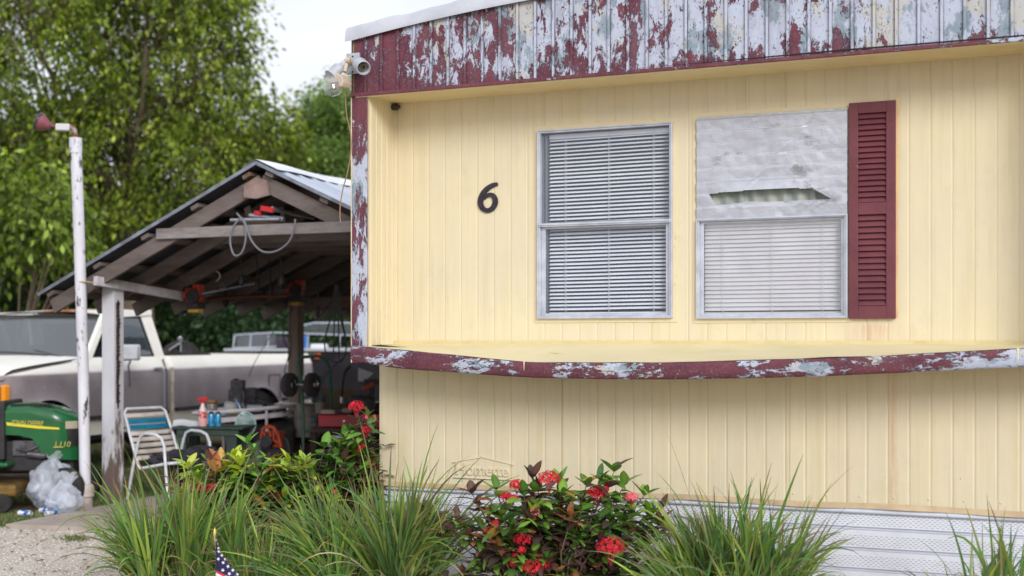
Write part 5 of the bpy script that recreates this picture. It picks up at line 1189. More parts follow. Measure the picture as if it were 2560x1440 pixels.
lump('bodice', m_jk, (0,.02,.0), (.26,.22,.075), 2, .5, t, 48, 2.6); lump('sleeve', m_jk, (.30,.12,.09), (.16,.08,.06), 5, .4, t); lump('sleeve', m_jk, (.34,-.06,.03), (.08,.10,.1), 7, .4, t)
# magenta gas cylinder
p = P(436, 1236, 12.75); t = wth('gas_canister', 'magenta canister with a pale neck standing under the lawn chair', 'canister', (p.x, p.y, 0))
mb = MB(); mb.lathe([(.0,0),(.085,.005),(.095,.03),(.095,.30),(.085,.35),(.05,.385),(.03,.39)], 24); mb.build('shell', pm('magenta', S(158,36,104), S(130,30,88), 5, rough=.3, coat=.3), t, smooth=True)
mb = MB(); mb.lathe([(.03,.385),(.03,.42),(.045,.425),(.045,.45),(.0,.455)], 16); mb.build('neck', pm('neckg', S(190,180,190), rough=.4, metal=.4), t, smooth=True)
# ---- green plastic table with bottles
Yt = 12.75; p = P(540, 1100, Yt); tb0 = Vector((p.x, p.y+.25, 0)); gt = wth('side_table', 'dark green plastic table in front of the truck bed', 'table', tb0, R(-4))
m_gt = pm('table_green', S(62,78,72), S(48,60,56), 6, rough=.6); tz_ = .68
xa = P(430,0,Yt).x-tb0.x; xb = P(614,0,Yt).x-tb0.x
mb = MB(); mb.box(xa, xb, -.27, .27, tz_-.022, tz_); mb.box(xa+.05, xb-.05, -.245, .245, tz_-.09, tz_-.022); mb.build('tabletop', m_gt, gt, bevel=.01)
for x_, y_ in ((xa+.1,-.2),(xb-.12,-.2),(xa+.1,.2),(xb-.12,.2)):
    mb = MB(); mb.prism([(x_-.05,0),(x_+.03,0),(x_+.045,tz_-.09),(x_-.065,tz_-.09)], y_-.03, y_+.03, 'y'); mb.build('leg', m_gt, gt, bevel=.006)
def ontab(px, dy=-.12): q = P(px, 0, Yt+.25+dy); return Vector((q.x, q.y, tz_+.001))
t = wth('spray_bottle', 'clear spray bottle with a red trigger and red print on the green table', 'spray bottle', ontab(507))
n = NT('bottle_plastic'); x = n.xyz(); lab = n.math('MULTIPLY', n.ramp(x[2], .08, .085), n.ramp(x[2], .155, .15)); c = n.mix(n.math('MULTIPLY', lab, n.ramp(n.noise(50, 2, .5), .42, .5)), S(224,210,206), S(206,44,60)); c = n.mix(n.ramp(x[2], .08, .075), c, S(232,176,170)); n.base(c); n.set(rough=.3)
mb = MB(); mb.lathe([(0,0),(.04,.002),(.043,.02),(.043,.14),(.038,.165),(.02,.205),(.016,.235)], 20); mb.build('bottle', n.m, t, smooth=True)
mb = MB(); mb.lathe([(.02,.232),(.02,.255),(.012,.262)], 14); mb.box(-.018,.05,-.013,.013,.258,.295); mb.bar((-.018,0,.285),(-.05,0,.262),.022,.02); mb.bar((-.02,0,.27),(-.032,0,.235),.014,.01); mb.build('trigger', m_red, t, bevel=.004)
n = NT('blue_can'); x = n.xyz(); c = n.mix(n.ramp(n.noise(30, 3, .5), .55, .62), S(40,140,196), S(120,190,200)); n.base(c); n.set(rough=.35, metal=.3)
for px, lab in ((528, 'blue spray can next to the red-topped bottle'), (545, 'blue spray can on the right, away from the red-topped bottle')):
    t = wth('spray_can', lab, 'spray can', ontab(px, -.10), 0, 'blue spray cans on the green table')
    mb = MB(); mb.lathe([(0,0),(.032,0),(.033,.006),(.033,.115),(.027,.125)], 18); mb.build('canister', n.m, t, smooth=True); mb = MB(); mb.lathe([(.027,.122),(.026,.14),(.012,.148),(0,.148)], 16); mb.build('cap', pm('cap_brown', S(74,60,56)), t, smooth=True)
t = wth('paper', 'white paper with blue marks lying on the green table', 'paper', ontab(470, -.05)+Vector((0,0,.002)), .2); mb = MB(); mb.grid(lambda u, v: ((u-.5)*.3, (v-.5)*.2, .0+.05*(v)**2+.01*math.sin(u*6)), 8, 8); o = mb.build('sheet', pm('paper', S(226,230,238), S(60,100,170), 9, .68, .7), t, smooth=True, fix=False)
# ---- oval patio table with clutter
Yo = 13.9; pc = P(614, 0, Yo); ot = wth('patio_table', 'oval patio table with a pale grey tube rim, heaped with junk', 'table', (pc.x, pc.y, 0), 0)
ax = (P(742,0,Yo).x-P(487,0,Yo).x)/2; az_ = EYE-(1022-HOR)/F*Yo
m_rim = pm('rim_grey', S(214,208,214), S(190,182,188), 7, rough=.5)
ell = lambda rx, ry, z, n=40, a0=0, tilt=.0: [(rx*math.cos(2*math.pi*k/n), ry*math.sin(2*math.pi*k/n), z+tilt*math.cos(2*math.pi*k/n)) for k in range(n)]
mb = MB(); mb.tube(ell(ax, .42, az_, tilt=.045), .021, 8, closed=True); mb.build('rim', m_rim, ot, smooth=True)
mb = MB(); mb.grid(lambda u, v: (ax*.93*math.cos(u*6.283), .39*math.sin(u*6.283), az_-.11+.05*v+.045*math.cos(u*6.283)), 48, 1); mb.build('skirt', m_rim, ot, smooth=True, fix=False)
for k, a in enumerate((4.05, 5.3, 2.2, .9)):
    x_, y_ = ax*.95*math.cos(a), .41*math.sin(a); mb = MB(); mb.tube([(x_, y_, az_), (x_*1.02, y_*1.03, .3), (x_*1.08, y_*1.1, 0)], .015, 8); mb.build('leg', m_rim, ot, smooth=True)
mb = MB(); mb.add([(x, y, z-.06) for x, y, z in ell(ax*.93, .39, az_, tilt=.045)], [tuple(range(40))]); mb.build('tabletop', pm('tabletop_dark', S(70,68,72), rough=.4), ot)
def onot(px, dy=-.15): q = P(px, 0, Yo+dy); return Vector((q.x, q.y, az_-.055+.045*(q.x-pc.x)/ax))
t = wth('engine_block', 'black greasy small engine on top of the junk on the oval table', 'engine', onot(580))
m_en = pm('greasy', S(50,48,52), S(78,76,80), 14, rough=.6, metal=.3, bump=.5)
mb = MB(); mb.box(-.02,.16,-.1,.1,.14,.28); mb.box(.0,.13,-.08,.08,.28,.38)
for k in range(6): mb.box(.165,.28,-.09,.09,.15+k*.025,.16+k*.025)
mb.box(.16,.26,-.07,.07,.14,.30); mb.lathe([(.06,-.02),(.06,.02)], 16, M, (.07,-.11,.2)); mb.build('block', m_en, t, bevel=.008)
mb = MB(); mb.bar((.22,0,.18),(.5,-.02,.08),.07,.05); mb.lathe([(.055,-.03),(.055,.03)], 14, M, (.53,-.02,.07)); mb.build('arm', m_blk, t, bevel=.01); mb = MB(); mb.lathe([(.0,.36),(.03,.37),(.03,.395),(0,.4)], 12, None, (.04,0,0)); mb.build('cap', m_blk, t)
t = wth('glass_jar', 'brown-lidded glass jar left of the black engine', 'jar', onot(530)); mb = MB(); mb.lathe([(0,0),(.055,0),(.06,.02),(.06,.13),(.05,.15)], 18); mb.build('glass', pm('jarg', S(130,124,122), S(90,84,84), 9, rough=.15), t, smooth=True); mb = MB(); mb.lathe([(.058,.148),(.06,.185),(0,.19)], 18); mb.build('lid', pm('lidb', S(140,104,66), rough=.5), t, smooth='all')
t = wth('plastic_tub', 'clear tub with a pale label under the black engine', 'tub', onot(578, -.25)); mb = MB(); mb.lathe([(0,0),(.065,0),(.075,.1),(.06,.15),(0,.15)], 20, Matrix.Rotation(R(15),4,'X')); mb.build('tub', pm('tubb', S(170,174,182), S(200,190,150), 12, .5, .6, rough=.25), t, smooth=True)
t = wth('battery_box', 'grey box with a light panel at the right end of the oval table', 'box', onot(640, -.2), R(-5)); mb = MB(); mb.box(-.11,.11,-.06,.06,.0,.12); mb.build('case', m_blk, t, bevel=.01); mb = MB(); mb.box(-.08,.085,-.068,-.058,.025,.095); mb.build('panel', pm('panelg', S(150,156,166), rough=.4), t, bevel=.003)
t = wth('spray_can', 'blue-grey can tilted on the oval table beside the grey box', 'spray can', onot(608, -.25), 0); mb = MB(); mb.lathe([(0,0),(.032,0),(.033,.19),(.02,.21),(0,.21)], 14, Matrix.Rotation(R(-25),4,'Y')); mb.build('canister', pm('canbg', S(90,110,134), rough=.3, metal=.4), t, smooth=True)
t = wth('black_bag', 'small black bag slumped at the right edge of the oval table', 'bag', onot(668, -.1)); lump('sack', m_blk, (0,0,.07), (.07,.06,.08), 4, .4, t, 24)
# ---- clutter on the ground
Yf = 13.2; p = P(612, 1060, Yf); t = wth('floor_fan', 'pale green see-through fan standing tilted behind the green table', 'fan', (p.x, p.y, 0), R(20))
zf = p.z; m_fg = pm('fan_green', S(196,220,218), S(160,192,192), 6, rough=.2); m_fc = glassmat('fan_clear', (.6,.75,.73,1), .5, .1, .35, (.45,.62,.6,1))
Mx = Matrix.Rotation(R(78), 4, 'X') @ Matrix.Rotation(R(0), 4, 'Z'); mb = MB()
for r_ in (.125, .10, .075, .05): mb.tube([Vector((r_*.80*math.cos(a), -.05, zf+r_*math.sin(a)*1.0)) for a in [k*.2618 for k in range(24)]], .004 if r_ < .12 else .009, 5, closed=True)
for k in range(20): a = k*.314; mb.tube([Vector((.03*math.cos(a), -.07, zf+.03*math.sin(a))), Vector((.10*math.cos(a), -.05, zf+.125*math.sin(a)))], .002, 4)
mb.build('guard', m_fg, t, smooth=True, fix=False); mb = MB()
for k in range(3):
    a = k*2.094+.4; mb.grid(lambda u, v: ((.012+.09*u)*math.cos(a+v*1.5)*.85, -.02+.05*v, zf+(.012+.10*u)*math.sin(a+v*1.5)), 5, 6)
mb.build('blade', m_fg, t, smooth=True, fix=False); mb = MB(); mb.lathe([(.0,-.05),(.035,-.04),(.045,.06),(0,.08)], 14, M, (0,.05,zf)); mb.bar((0,.05,zf-.05),(0,.06,.04),.05,.04); mb.lathe([(0,0),(.14,0),(.13,.03),(.04,.05)], 20, None, (0,.06,0)); mb.build('stand', m_fg, t, smooth=True)
p = P(686, 1180, 12.9); t = wth('leaf_blower', 'orange and black backpack blower on the ground under the junk table', 'leaf blower', (p.x, p.y, 0), R(-15)); zc = EYE-(1092-HOR)/F*12.9
mb = MB(); mb.tube([Vector((x_, -.12, zc+z_)) for x_, z_ in ((-.09,-.02),(-.07,.08),(-.02,.12),(.05,.10),(.10,.02),(.13,-.10))], .02, 6); 
for a, b in (((-.07,.08),(-.03,-.02)),((-.02,.12),(.02,.0)),((.05,.10),(.05,-.02)),((.0,.0),(.12,-.06))): mb.bar((a[0],-.12,zc+a[1]),(b[0],-.12,zc+b[1]),.02,.022)
mb.box(-.05,.10,-.08,.05,zc-.10,zc+.06); mb.build('cover', m_org, t, bevel=.008); mb = MB(); mb.lathe([(.065,-.05),(.065,.03)], 20, M, (-.02,-.13,zc-.04)); mb.lathe([(.16,-.05),(.17,0),(.16,.07)], 24, M, (.02,.05,zc-.12)); mb.box(-.12,.14,-.05,.15,0,zc-.1); mb.build('housing', m_blk, t, bevel=.01)
def tyre_at(px, py, Y, rot, lab, r=.3):
    p = P(px, py, Y); mb = MB(); mb.lathe([(r*.6,-.09),(r*.92,-.1),(r,-.06),(r,.06),(r*.92,.1),(r*.6,.09)], 26); o = mb.build('tyre', m_tyre, None, smooth=True); o.location = p; o.rotation_euler = tuple(R(q) for q in rot); tag(o, lab, 'tyre', 'tyres on the ground under the carport')
tyre_at(668, 1085, 13.7, (20,10,0), 'grey tyre lying behind the blower'); tyre_at(735, 1075, 14.2, (8,-6,0), 'grey tyre lying left of the brown post foot')
p = P(655, 1120, 13.1); t = wth('grey_cushion', 'grey cushion slumped behind the pale green fan', 'cushion', (p.x, p.y, 0)); lump('cushion', pm('cushg', S(120,116,122), S(100,96,104), 4, rough=.9), (0,0,.30), (.2,.12,.24), 6, .25, t, 30, 2, -.29)
p = P(665, 1140, 12.8); t = wth('black_tarp', 'black tarp heaped in front of the grey cushion', 'tarp', (p.x, p.y, 0)); lump('tarp', m_blk, (0,0,.14), (.28,.14,.16), 8, .5, t, 36, 2.5, -.13)
p = P(780, 1150, 14.3); t = wth('dark_bin', 'dark brown wooden crate stack behind the hand truck', 'crate', (p.x, p.y, 0), ANG)
m_dw = pm('dark_wood', S(74,56,52), S(52,40,38), 5, rough=.9)
mb = MB()
for k in range(5): mb.box(-.55,.8,-.3,-.28,.02+k*.11,.11+k*.11)
mb.box(-.55,.8,-.28,.3,0,.5); mb.build('crate', m_dw, t, bevel=.004)
p = P(870, 1062, 13.2); t = wth('tool_chest', 'long red metal tool tray on a wooden bench', 'toolbox', (p.x, p.y, EYE-(1066-HOR)/F*13.2), R(-3)); xw = P(945,0,13.2).x-p.x
mb = MB(); mb.box(P(800,0,13.2).x-p.x, xw+.2, -.1, .22, 0, .115); mb.build('case', pm('toolred', S(158,28,44), S(120,22,38), 5, rough=.35, coat=.2), t, bevel=.006)
mb = MB(); mb.box(P(800,0,13.2).x-p.x-.004, xw+.2, -.104, .1, .10, .118); mb.build('lid', pm('toolred2', S(176,40,54)), t, bevel=.004); mb = MB(); mb.lathe([(.012,0),(.010,.006),(0,.007)], 10, M, (-.02,-.103,.06)); mb.build('lock', m_chrome, t)
bz_ = EYE-(1068-HOR)/F*13.2; t = wth('work_bench', 'low dark timber bench carrying the red tool tray', 'bench', (p.x, p.y, 0), R(-3))
mb = MB(); mb.box(-.36, .6, -.18, .4, bz_-.05, bz_-.002); mb.build('benchtop', m_dw, t, bevel=.005)
mb = MB(); mb.box(-.36, .6, -.16, .38, .26, .29); mb.box(-.38, .6, -.2, .4, .0, .04); mb.build('shelf', m_dw, t, bevel=.004)
for x_, y_ in ((-.33,-.13),(.55,-.13),(-.33,.34),(.55,.34)): mb = MB(); mb.box(x_-.03,x_+.03,y_-.03,y_+.03,0,bz_-.05); mb.build('leg', m_dw, t)
for i, (px, py, w_, h_, c_, nm, lab, cat) in enumerate(((835,1094,.2,.03,S(206,206,214),'metal_ruler','bright metal strip on the shelf under the red tray','strip'), (850,1112,.24,.045,S(190,182,168),'cardboard_tube','pale cardboard tube low behind the hand truck','tube'), (900,1090,.16,.07,S(80,80,100),'rag','crumpled dark cloth on the bench shelf','rag'), (820,1030,.14,.035,S(150,130,116),'wood_offcut','offcut of wood on top of the red tray','wood'), (868,1026,.10,.04,S(120,104,96),'wood_block','small block on top of the red tray near its middle','block'), (800,1020,.12,.06,S(96,90,88),'paint_tin','dull tin standing behind the left end of the red tray','tin'))):
    Y = 13.1+.02*i; p = P(px, py, Y); 
    if nm in ('cardboard_tube', 'paint_tin'):
        mb = MB(); rr_ = .028 if nm == 'cardboard_tube' else .05; Mt = Matrix.Rotation(R(90),4,'Y') if nm == 'cardboard_tube' else Matrix.Identity(4)
        mb.lathe([(0,-w_/2),(rr_*.9,-w_/2),(rr_,-w_/2+.005),(rr_,w_/2-.005),(rr_*.9,w_/2),(rr_*.85,w_/2-.006),(0,w_/2-.006)], 18, Mt); o = mb.build(nm, pm(nm, c_, rough=.6), None, smooth=True)
    elif nm == 'rag': o = lump('rag', pm(nm, c_, S(130,128,150), 14, .5, .7, rough=.9), (0,0,0), (.1,.08,.04), 3, .6, None, 30, 3)
    else: mb = MB(); mb.box(-w_/2,w_/2,-.04,.04,-h_/2,h_/2); mb.box(-w_/2+.02,w_/2-.03,-.03,.03,h_/2,h_/2+.008); o = mb.build(nm, pm(nm, c_, rough=.6), None, bevel=.006)
    o.location = p; tag(o, lab, cat)
# ---- hand truck leaning upside down against the post
Yh = 13.4; hb = P(790, 1190, Yh); t = wth('hand_truck', 'dark green hand truck standing upside down with its wheels in the air', 'hand truck', (hb.x, hb.y, 0), 0)
def Hh(px, py, dy=0): q = P(px, py, Yh+dy); return Vector((q.x-hb.x, dy, q.z))
m_hg = pm('hand_truck_green', S(20,78,66), S(16,60,52), 7, rough=.4)
mb = MB(); mb.tube([Hh(748,1170,-.1), Hh(758,1120), Hh(756,960), Hh(748,930), Hh(745,905), Hh(755,893), Hh(795,890), Hh(812,896), Hh(824,920), Hh(829,960), Hh(828,1120), Hh(830,1180)], .019, 8); mb.tube([Hh(792,965), Hh(792,1185)], .013, 8); mb.build('frame', m_hg, t, smooth=True, fix=False)
mb = MB(); mb.bar(Hh(748,948,-.02), Hh(812,948,-.02), .03, .07); mb.bar(Hh(757,1078), Hh(829,1078), .02, .035); mb.bar(Hh(757,1140), Hh(829,1140), .02, .03); mb.build('crossbar', m_hg, t, bevel=.004)
for px in (724, 780):
    q = Hh(px, 962, -.15); mb = MB(); mb.lathe([(.05,-.035),(.10,-.04),(.125,-.025),(.125,.025),(.10,.04),(.05,.035)], 26, Matrix.Rotation(R(90),4,'Y') @ Matrix.Rotation(R(25),4,'X'), q); w_ = mb.build('wheel', m_tyre, t, smooth=True); mb = MB(); mb.lathe([(0,.0),(.045,.01),(.05,.05),(.02,.07),(0,.07)], 16, Matrix.Rotation(R(90),4,'Y') @ Matrix.Rotation(R(25),4,'X'), q); mb.build('hub', m_chrome, w_, smooth=True)
mb = MB(); mb.tube([Hh(724,962,-.15), Hh(780,962,-.15), Hh(800,958,-.1)], .012, 8); mb.build('axle', m_chrome, t); mb = MB(); mb.bar(Hh(758,945,-.04), Hh(775,945,-.04), .004, .04); mb.build('sticker', pm('sticker', S(214,204,180), S(190,140,90), 40), t)
# ---- bent chrome tap-like hose, dark barrel grill, white panel at right
pxg = lambda px, py, Y: P(px, py, Y)
o_ = pxg(855, 1010, 13.8); mb = MB(); mb.tube([P(*q, 13.8)-o_ for q in smooth_px([(854,1008),(856,960),(862,930),(878,914)])], .018, 10); t = wth('bent_pipe', 'bent black pipe with a bright end standing above the red tray', 'pipe', o_); mb.build('pipe', m_blk, t, smooth=True, fix=False); mb = MB(); mb.tube([P(854,1008,13.8)-o_, P(854.5,992,13.8)-o_], .021, 10); mb.build('ferrule', m_chrome, t, smooth=True)
o_ = pxg(910, 1000, 14.0); t = wth('band_saw', 'dark bench machine with an orange part near the corner of the home', 'machine', (o_.x, o_.y, EYE-(1030-HOR)/F*14), R(5))
mb = MB(); mb.box(-.12,.22,-.1,.1,.0,.05); mb.box(-.2,.25,-.12,.12,.05,.085); mb.box(.05,.12,-.05,.05,.085,.35); mb.box(.0,.2,-.06,.06,.30,.36); mb.box(-.1,-.06,-.03,.03,.085,.2); mb.build('body', m_blk, t, bevel=.008); mb = MB(); mb.bar((-.02,-.06,.25),(.12,-.06,.31),.03,.05); mb.build('guard', m_org, t, bevel=.01); mb = MB(); mb.box(-.045,-.025,-.06,-.03,.1,.2); mb.build('bolt', m_chrome, t); mb = MB(); mb.add([(-.07,.15,.33),(.0,.15,.33),(.1,.15,.42),(-.07,.15,.48)], [(0,1,2,3)]); mb.build('panel', pm('pw', S(190,190,196)), t)
o_ = P(870, 1010, 14.6); t = wth('storage_trunk', 'grey plastic storage trunk behind the tool tray', 'trunk', (o_.x, o_.y, 0), ANG); mb = MB(); mb.box(-.5,.6,-.3,.3,.0,.72); mb.build('trunk', pm('trunkg', S(74,70,76), S(58,54,60), 4, rough=.7), t, bevel=.03); mb = MB(); mb.box(-.53,.63,-.33,.33,.72,.78); mb.build('lid', pm('trunkl', S(96,90,92), rough=.7), t, bevel=.015)

# ---- more junk packed round the hand truck
def junk(nm, px, Y, z, label, cat, mk, rz=0):
    p = P(px, 0, Y); t = thing(nm, label, cat, (p.x, p.y, z), rz); mk(t); return t
def mk_bucket(t):
    mb = MB(); mb.lathe([(0,0),(.12,.0),(.145,.34),(.155,.35),(.15,.36),(.135,.35),(.11,.02),(0,.02)], 22); mb.build('pail', pm('pail', S(150,146,140), S(120,112,106), 9, rough=.6), t, smooth=True)
    mb = MB(); mb.tube([(.15*math.cos(a), .02, .34-.16*math.sin(a)) for a in [k*.3142 for k in range(11)]], .004, 5); mb.build('handle', m_chrome, t)
def mk_can(t):
    mb = MB(); mb.box(-.13,.13,-.09,.09,0,.26); mb.box(-.10,.02,-.06,.06,.26,.30); mb.build('tank', m_red, t, bevel=.025); mb = MB(); mb.tube([(.07,0,.26),(.10,0,.33),(.17,0,.37)], .016, 8); mb.build('spout', m_blk, t)
def mk_crate(t):
    mb = MB()
    for k in range(5): mb.box(-.17,.17,-.14,-.125,.01+k*.055,.045+k*.055); mb.box(-.17,-.155,-.12,.14,.01+k*.055,.045+k*.055); mb.box(.155,.17,-.12,.14,.01+k*.055,.045+k*.055)
    for x_ in (-.17,-.06,.05,.15): mb.box(x_,x_+.02,-.147,-.14,0,.28)
    mb.box(-.15,.15,-.12,.13,0,.02); mb.build('basket', pm('crate_grey', S(96,94,104), rough=.6), t)
def mk_motor(t):
    mb = MB(); mb.lathe([(0,-.14),(.08,-.13),(.10,-.10),(.10,.10),(.08,.13),(.02,.14),(.02,.2),(0,.2)], 20, Matrix.Rotation(R(90),4,'Y'), (0,0,.11)); mb.box(-.09,.09,-.08,.08,0,.03); mb.box(-.05,.05,-.04,.04,.2,.26); mb.build('motor', m_en, t, smooth=True)
def mk_carton(t):
    mb = MB(); mb.box(-.16,.16,-.13,.13,0,.22); mb.build('carton', pm('carton', S(120,98,76), S(96,78,62), 6, rough=.9), t, bevel=.004); mb = MB(); mb.bar((-.16,-.07,.225),(-.27,-.06,.29),.12,.004,(0,0,1)); mb.bar((.16,-.07,.225),(.25,-.06,.19),.12,.004,(0,0,1)); mb.build('flap', pm('carton_flap', S(138,114,90), rough=.9), t)
def mk_vise(t):
    mb = MB(); mb.box(-.06,.06,-.05,.05,0,.07); mb.box(-.09,-.04,-.05,.05,.07,.14); mb.box(.02,.07,-.05,.05,.07,.14); mb.tube([(.07,0,.09),(.2,0,.09)], .013, 8); mb.tube([(.19,-.08,.09),(.19,.08,.09)], .007, 6); mb.build('vice', pm('vice_blue', S(64,78,96), S(50,52,60), 12, rough=.5, metal=.3), t, bevel=.006)
junk('bucket', 765, 13.9, .5, 'dull pale pail on the crate stack behind the hand truck', 'bucket', mk_bucket)
junk('fuel_can', 735, 13.3, 0, 'red fuel can on the ground left of the hand truck', 'fuel can', mk_can, .3)
junk('milk_crate', 815, 13.9, .5, 'grey slatted crate on the wooden stack right of the pale pail', 'crate', mk_crate, -.2)
junk('electric_motor', 905, 13.25, EYE-(1068-HOR)/F*13.2+.118, 'black electric motor on top of the red tray at its right end', 'motor', mk_motor, .2)
junk('cardboard_box', 850, 14.5, .78, 'open brown carton on the lid of the grey trunk', 'box', mk_carton, .1)
junk('bench_vice', 800, 14.5, .78, 'small blue vice on the lid of the grey trunk', 'vice', mk_vise, .4)
junk('electric_motor', 700, 13.9, 0, 'black electric motor on the ground under the oval table', 'motor', mk_motor, -.5)
# ================= FLOODLIGHT ON THE CORNER =================
def Hp(px, py, d): x, z = H(px, py, d); return Vector((x, -d, z))
fo_ = Hp(884, 160, FD+.02); fl = thing('security_light', 'twin motion floodlight on the fascia corner, one clear bulb and one empty socket', 'floodlight', st(S0+fo_.x, T0+fo_.y, fo_.z), ANG)
def Fp(px, py, d): return Hp(px, py, d)-fo_
m_fg_ = pm('light_grey', S(186,190,198), S(160,164,172), 12, rough=.5); m_bg = pm('sensor_beige', S(204,188,168), S(178,160,140), 12, rough=.55)
mb = MB(); a, b = Fp(869,187,FD+.012), Fp(898,131,FD+.03); mb.box(a.x, b.x, a.y-.02, a.y, a.z, b.z); mb.build('back_plate', m_fg_, fl, bevel=.004)
mb = MB()
for px, py in ((882,141),(882,180)): q = Fp(px, py, FD+.034); mb.lathe([(.006,0),(.005,.004),(0,.005)], 10, Matrix.Rotation(R(90),4,'X'), q)
mb.build('screw', m_blk, fl)
def aim(a, b): d = Vector(b)-Vector(a); return d.to_track_quat('Z', 'Y').to_matrix().to_4x4(), d.length
a, b = Fp(890,152,FD+.04), Fp(909,170,FD+.16); Mq, Lq = aim(a, b)
mb = MB(); mb.lathe([(.0,0),(.022,0),(.024,.01),(.026,.04),(.042,.06),(.047,.10),(.047,Lq),(.042,Lq+.002),(.039,Lq-.005),(.036,Lq-.05),(0,Lq-.055)], 22, Mq, a); s1 = mb.build('lamp_holder', m_fg_, fl, smooth=True)
mb = MB(); mb.lathe([(.022,Lq-.05),(.022,Lq-.02),(.017,Lq-.02),(.016,Lq-.045),(0,Lq-.045)], 16, Mq, a); mb.build('socket', pm('socket', S(120,110,90), rough=.4, metal=.6), s1, smooth=True)
mb = MB(); mb.tube([Fp(884,158,FD+.03), Fp(872,150,FD+.06), Fp(864,153,FD+.08)], .016, 10); mb.tube([Fp(864,150,FD+.08), Fp(876,152,FD+.07)], .021, 12); mb.build('swivel', m_bg, fl, smooth=True)
a, b = Fp(862,155,FD+.08), Fp(826,190,FD+.16); Mq, Lq = aim(a, b)
mb = MB(); mb.lathe([(.0,0),(.017,.0),(.018,.03),(.024,.045),(.038,.06),(.040,.10),(.036,.125),(.043,.14),(.046,Lq-.0),(.0,Lq)], 22, Mq, a); s2 = mb.build('lamp_holder', m_fg_, fl, smooth=True)
c_ = Fp(837, 214, FD+.17); mb = MB(); Mq2, _ = aim(b, c_+(c_-b)*.0+Vector((.015,-.02,-.12)))
mb.lathe([(.02,.0),(.04,.02),(.058,.055),(.062,.085),(.055,.115),(.03,.132),(0,.136)], 22, Mq2, b); n = NT('bulb'); n.base((1,1,1,1)); 
mb.build('bulb', glassmat('bulb_glass', (.93,.95,.97,1), .8, .03, .10, (.9,.93,.96,1)), s2, smooth=True)
mb = MB(); mb.tube([Fp(866,160,FD+.08), Fp(862,180,FD+.10)], .014, 10); mb.build('stalk', m_bg, fl, smooth=True)
q = Fp(851, 208, FD+.12); Ms = Matrix.Translation(q) @ Matrix.Rotation(R(-8), 4, 'Z')
mb = MB(); pl = [(-.055,-.035),(.045,-.035),(.062,-.005),(.045,.038),(.012,.055),(-.01,.055),(-.058,.02)]
mb.add([Ms @ Vector((x_, -.05, z_)) for x_, z_ in pl]+[Ms @ Vector((x_, .05, z_)) for x_, z_ in pl], [tuple(range(7)), tuple(range(7,14))[::-1]]+[(i, (i+1)%7, 7+(i+1)%7, 7+i) for i in range(7)]); sn = mb.build('motion_sensor', m_bg, fl, bevel=.008)
mb = MB(); mb.box(-.040,.022,-.062,-.045,-.050,.0, Ms); mb.build('sensor_lens', pm('sens', S(120,106,100), rough=.3), sn, bevel=.006)
mb = MB(); pts = [(866,232),(864,250),(867,290),(876,330),(877,380),(869,430),(858,470),(851,510),(850,545),(852,556)]; mb.tube([Fp(*p, FD+.04) for p in smooth_px(pts)], .0038, 6); mb.build('cord', pm('cord_brown', S(150,120,92), rough=.6), fl, smooth=True, fix=False)
# wasp-nest-like debris tucked in the corner of the recess
q = Hp(988, 262, .02); o = lump('mud_nest', pm('mud', S(96,84,72), S(70,60,52), 20, rough=.95), (0,0,0), (.03,.02,.02), 4, .5, None, 18); o.location = st(S0+.14, T0-.03, FB-.015); tag(o, 'small grey mud nest in the top corner under the soffit', 'nest')
# ================= PLANTS =================
def pal(lst, j=.2):
    c = random.choice(lst); k = random.uniform(1-j, 1+j); return tuple(q*k for q in c)
GC = [(.11,.22,.05), (.15,.28,.065), (.09,.18,.055), (.20,.31,.055), (.27,.36,.065), (.12,.23,.085)]
DRY = [(.42,.32,.20), (.34,.25,.18), (.48,.40,.27)]
TIP = [(.20,.09,.09), (.30,.15,.10), (.16,.07,.08), (.35,.26,.12)]
def clump(label, px, Y, zroot, n, hgt, spread, seed, r0=.16, group='lemongrass clumps along the home', name='lemongrass'):
    random.seed(seed); b = P(px, 0, Y); t = thing(name, label, 'ornamental grass', (b.x, b.y, 0), 0, group); sp = []
    tf = []
    for k in range(18):
        a = random.uniform(0, 6.28); rr = r0*math.sqrt(random.random()); tf.append((rr*math.cos(a), rr*math.sin(a)*.7, a+random.gauss(0,.5), (rr/r0)*spread*random.uniform(.4,1.15)+random.uniform(0,.12), random.uniform(.72,1.1), random.uniform(.8,1.25)))
    for i in range(n):
        q_ = random.choice(tf); x0_, y0_ = q_[0]+random.gauss(0,.022), q_[1]+random.gauss(0,.022); loose = random.random() < .28
        da = random.uniform(0,6.28) if loose else q_[2]+random.gauss(0, .45); ln = abs(random.gauss(0,.5))*spread if loose else max(.0, q_[3]+random.gauss(0,.11))
        L = hgt*q_[4]*random.choice((random.uniform(.45, 1.0), random.uniform(.7,1.08), random.uniform(.7,1.0), random.uniform(1.0,1.38) if random.random() < .25 else .8))*(1-.12*ln); dry = random.random() < .15
        dr = abs(random.gauss(.48, .42)) if not dry else random.uniform(.8, 2.2)
        if random.random() < .10: dr += random.uniform(.9, 1.8)
        c0 = pal(DRY) if dry else tuple(v_*q_[5] for v_ in pal(GC)); c1 = pal(DRY if dry and random.random() < .5 else TIP) if (dry or random.random() < .45) else tuple(q*1.05 for q in c0)
        if dry: L *= .85
        sp.append(((x0_, y0_, 0), da, min(ln, 1.15), L, random.uniform(.011, .022)*(.5 if dry else 1), dr, c0, c1))
    V_, F_, C_ = blades(sp, 11); np_mesh('blades', V_, F_, m_blade, t, C_, smooth=True); return t
clump('arching grass clump at the left by the gravel drive, in front of the ixora hedge', 450, 7.9, 0, 950, .80, .86, 101, .38)
clump('thin grass tuft behind the small flag', 640, 7.6, 0, 260, .52, .7, 105, .2)
clump('dense green grass clump beside the front corner of the yellow home', 945, 7.6, 0, 1100, .86, .74, 102, .34)
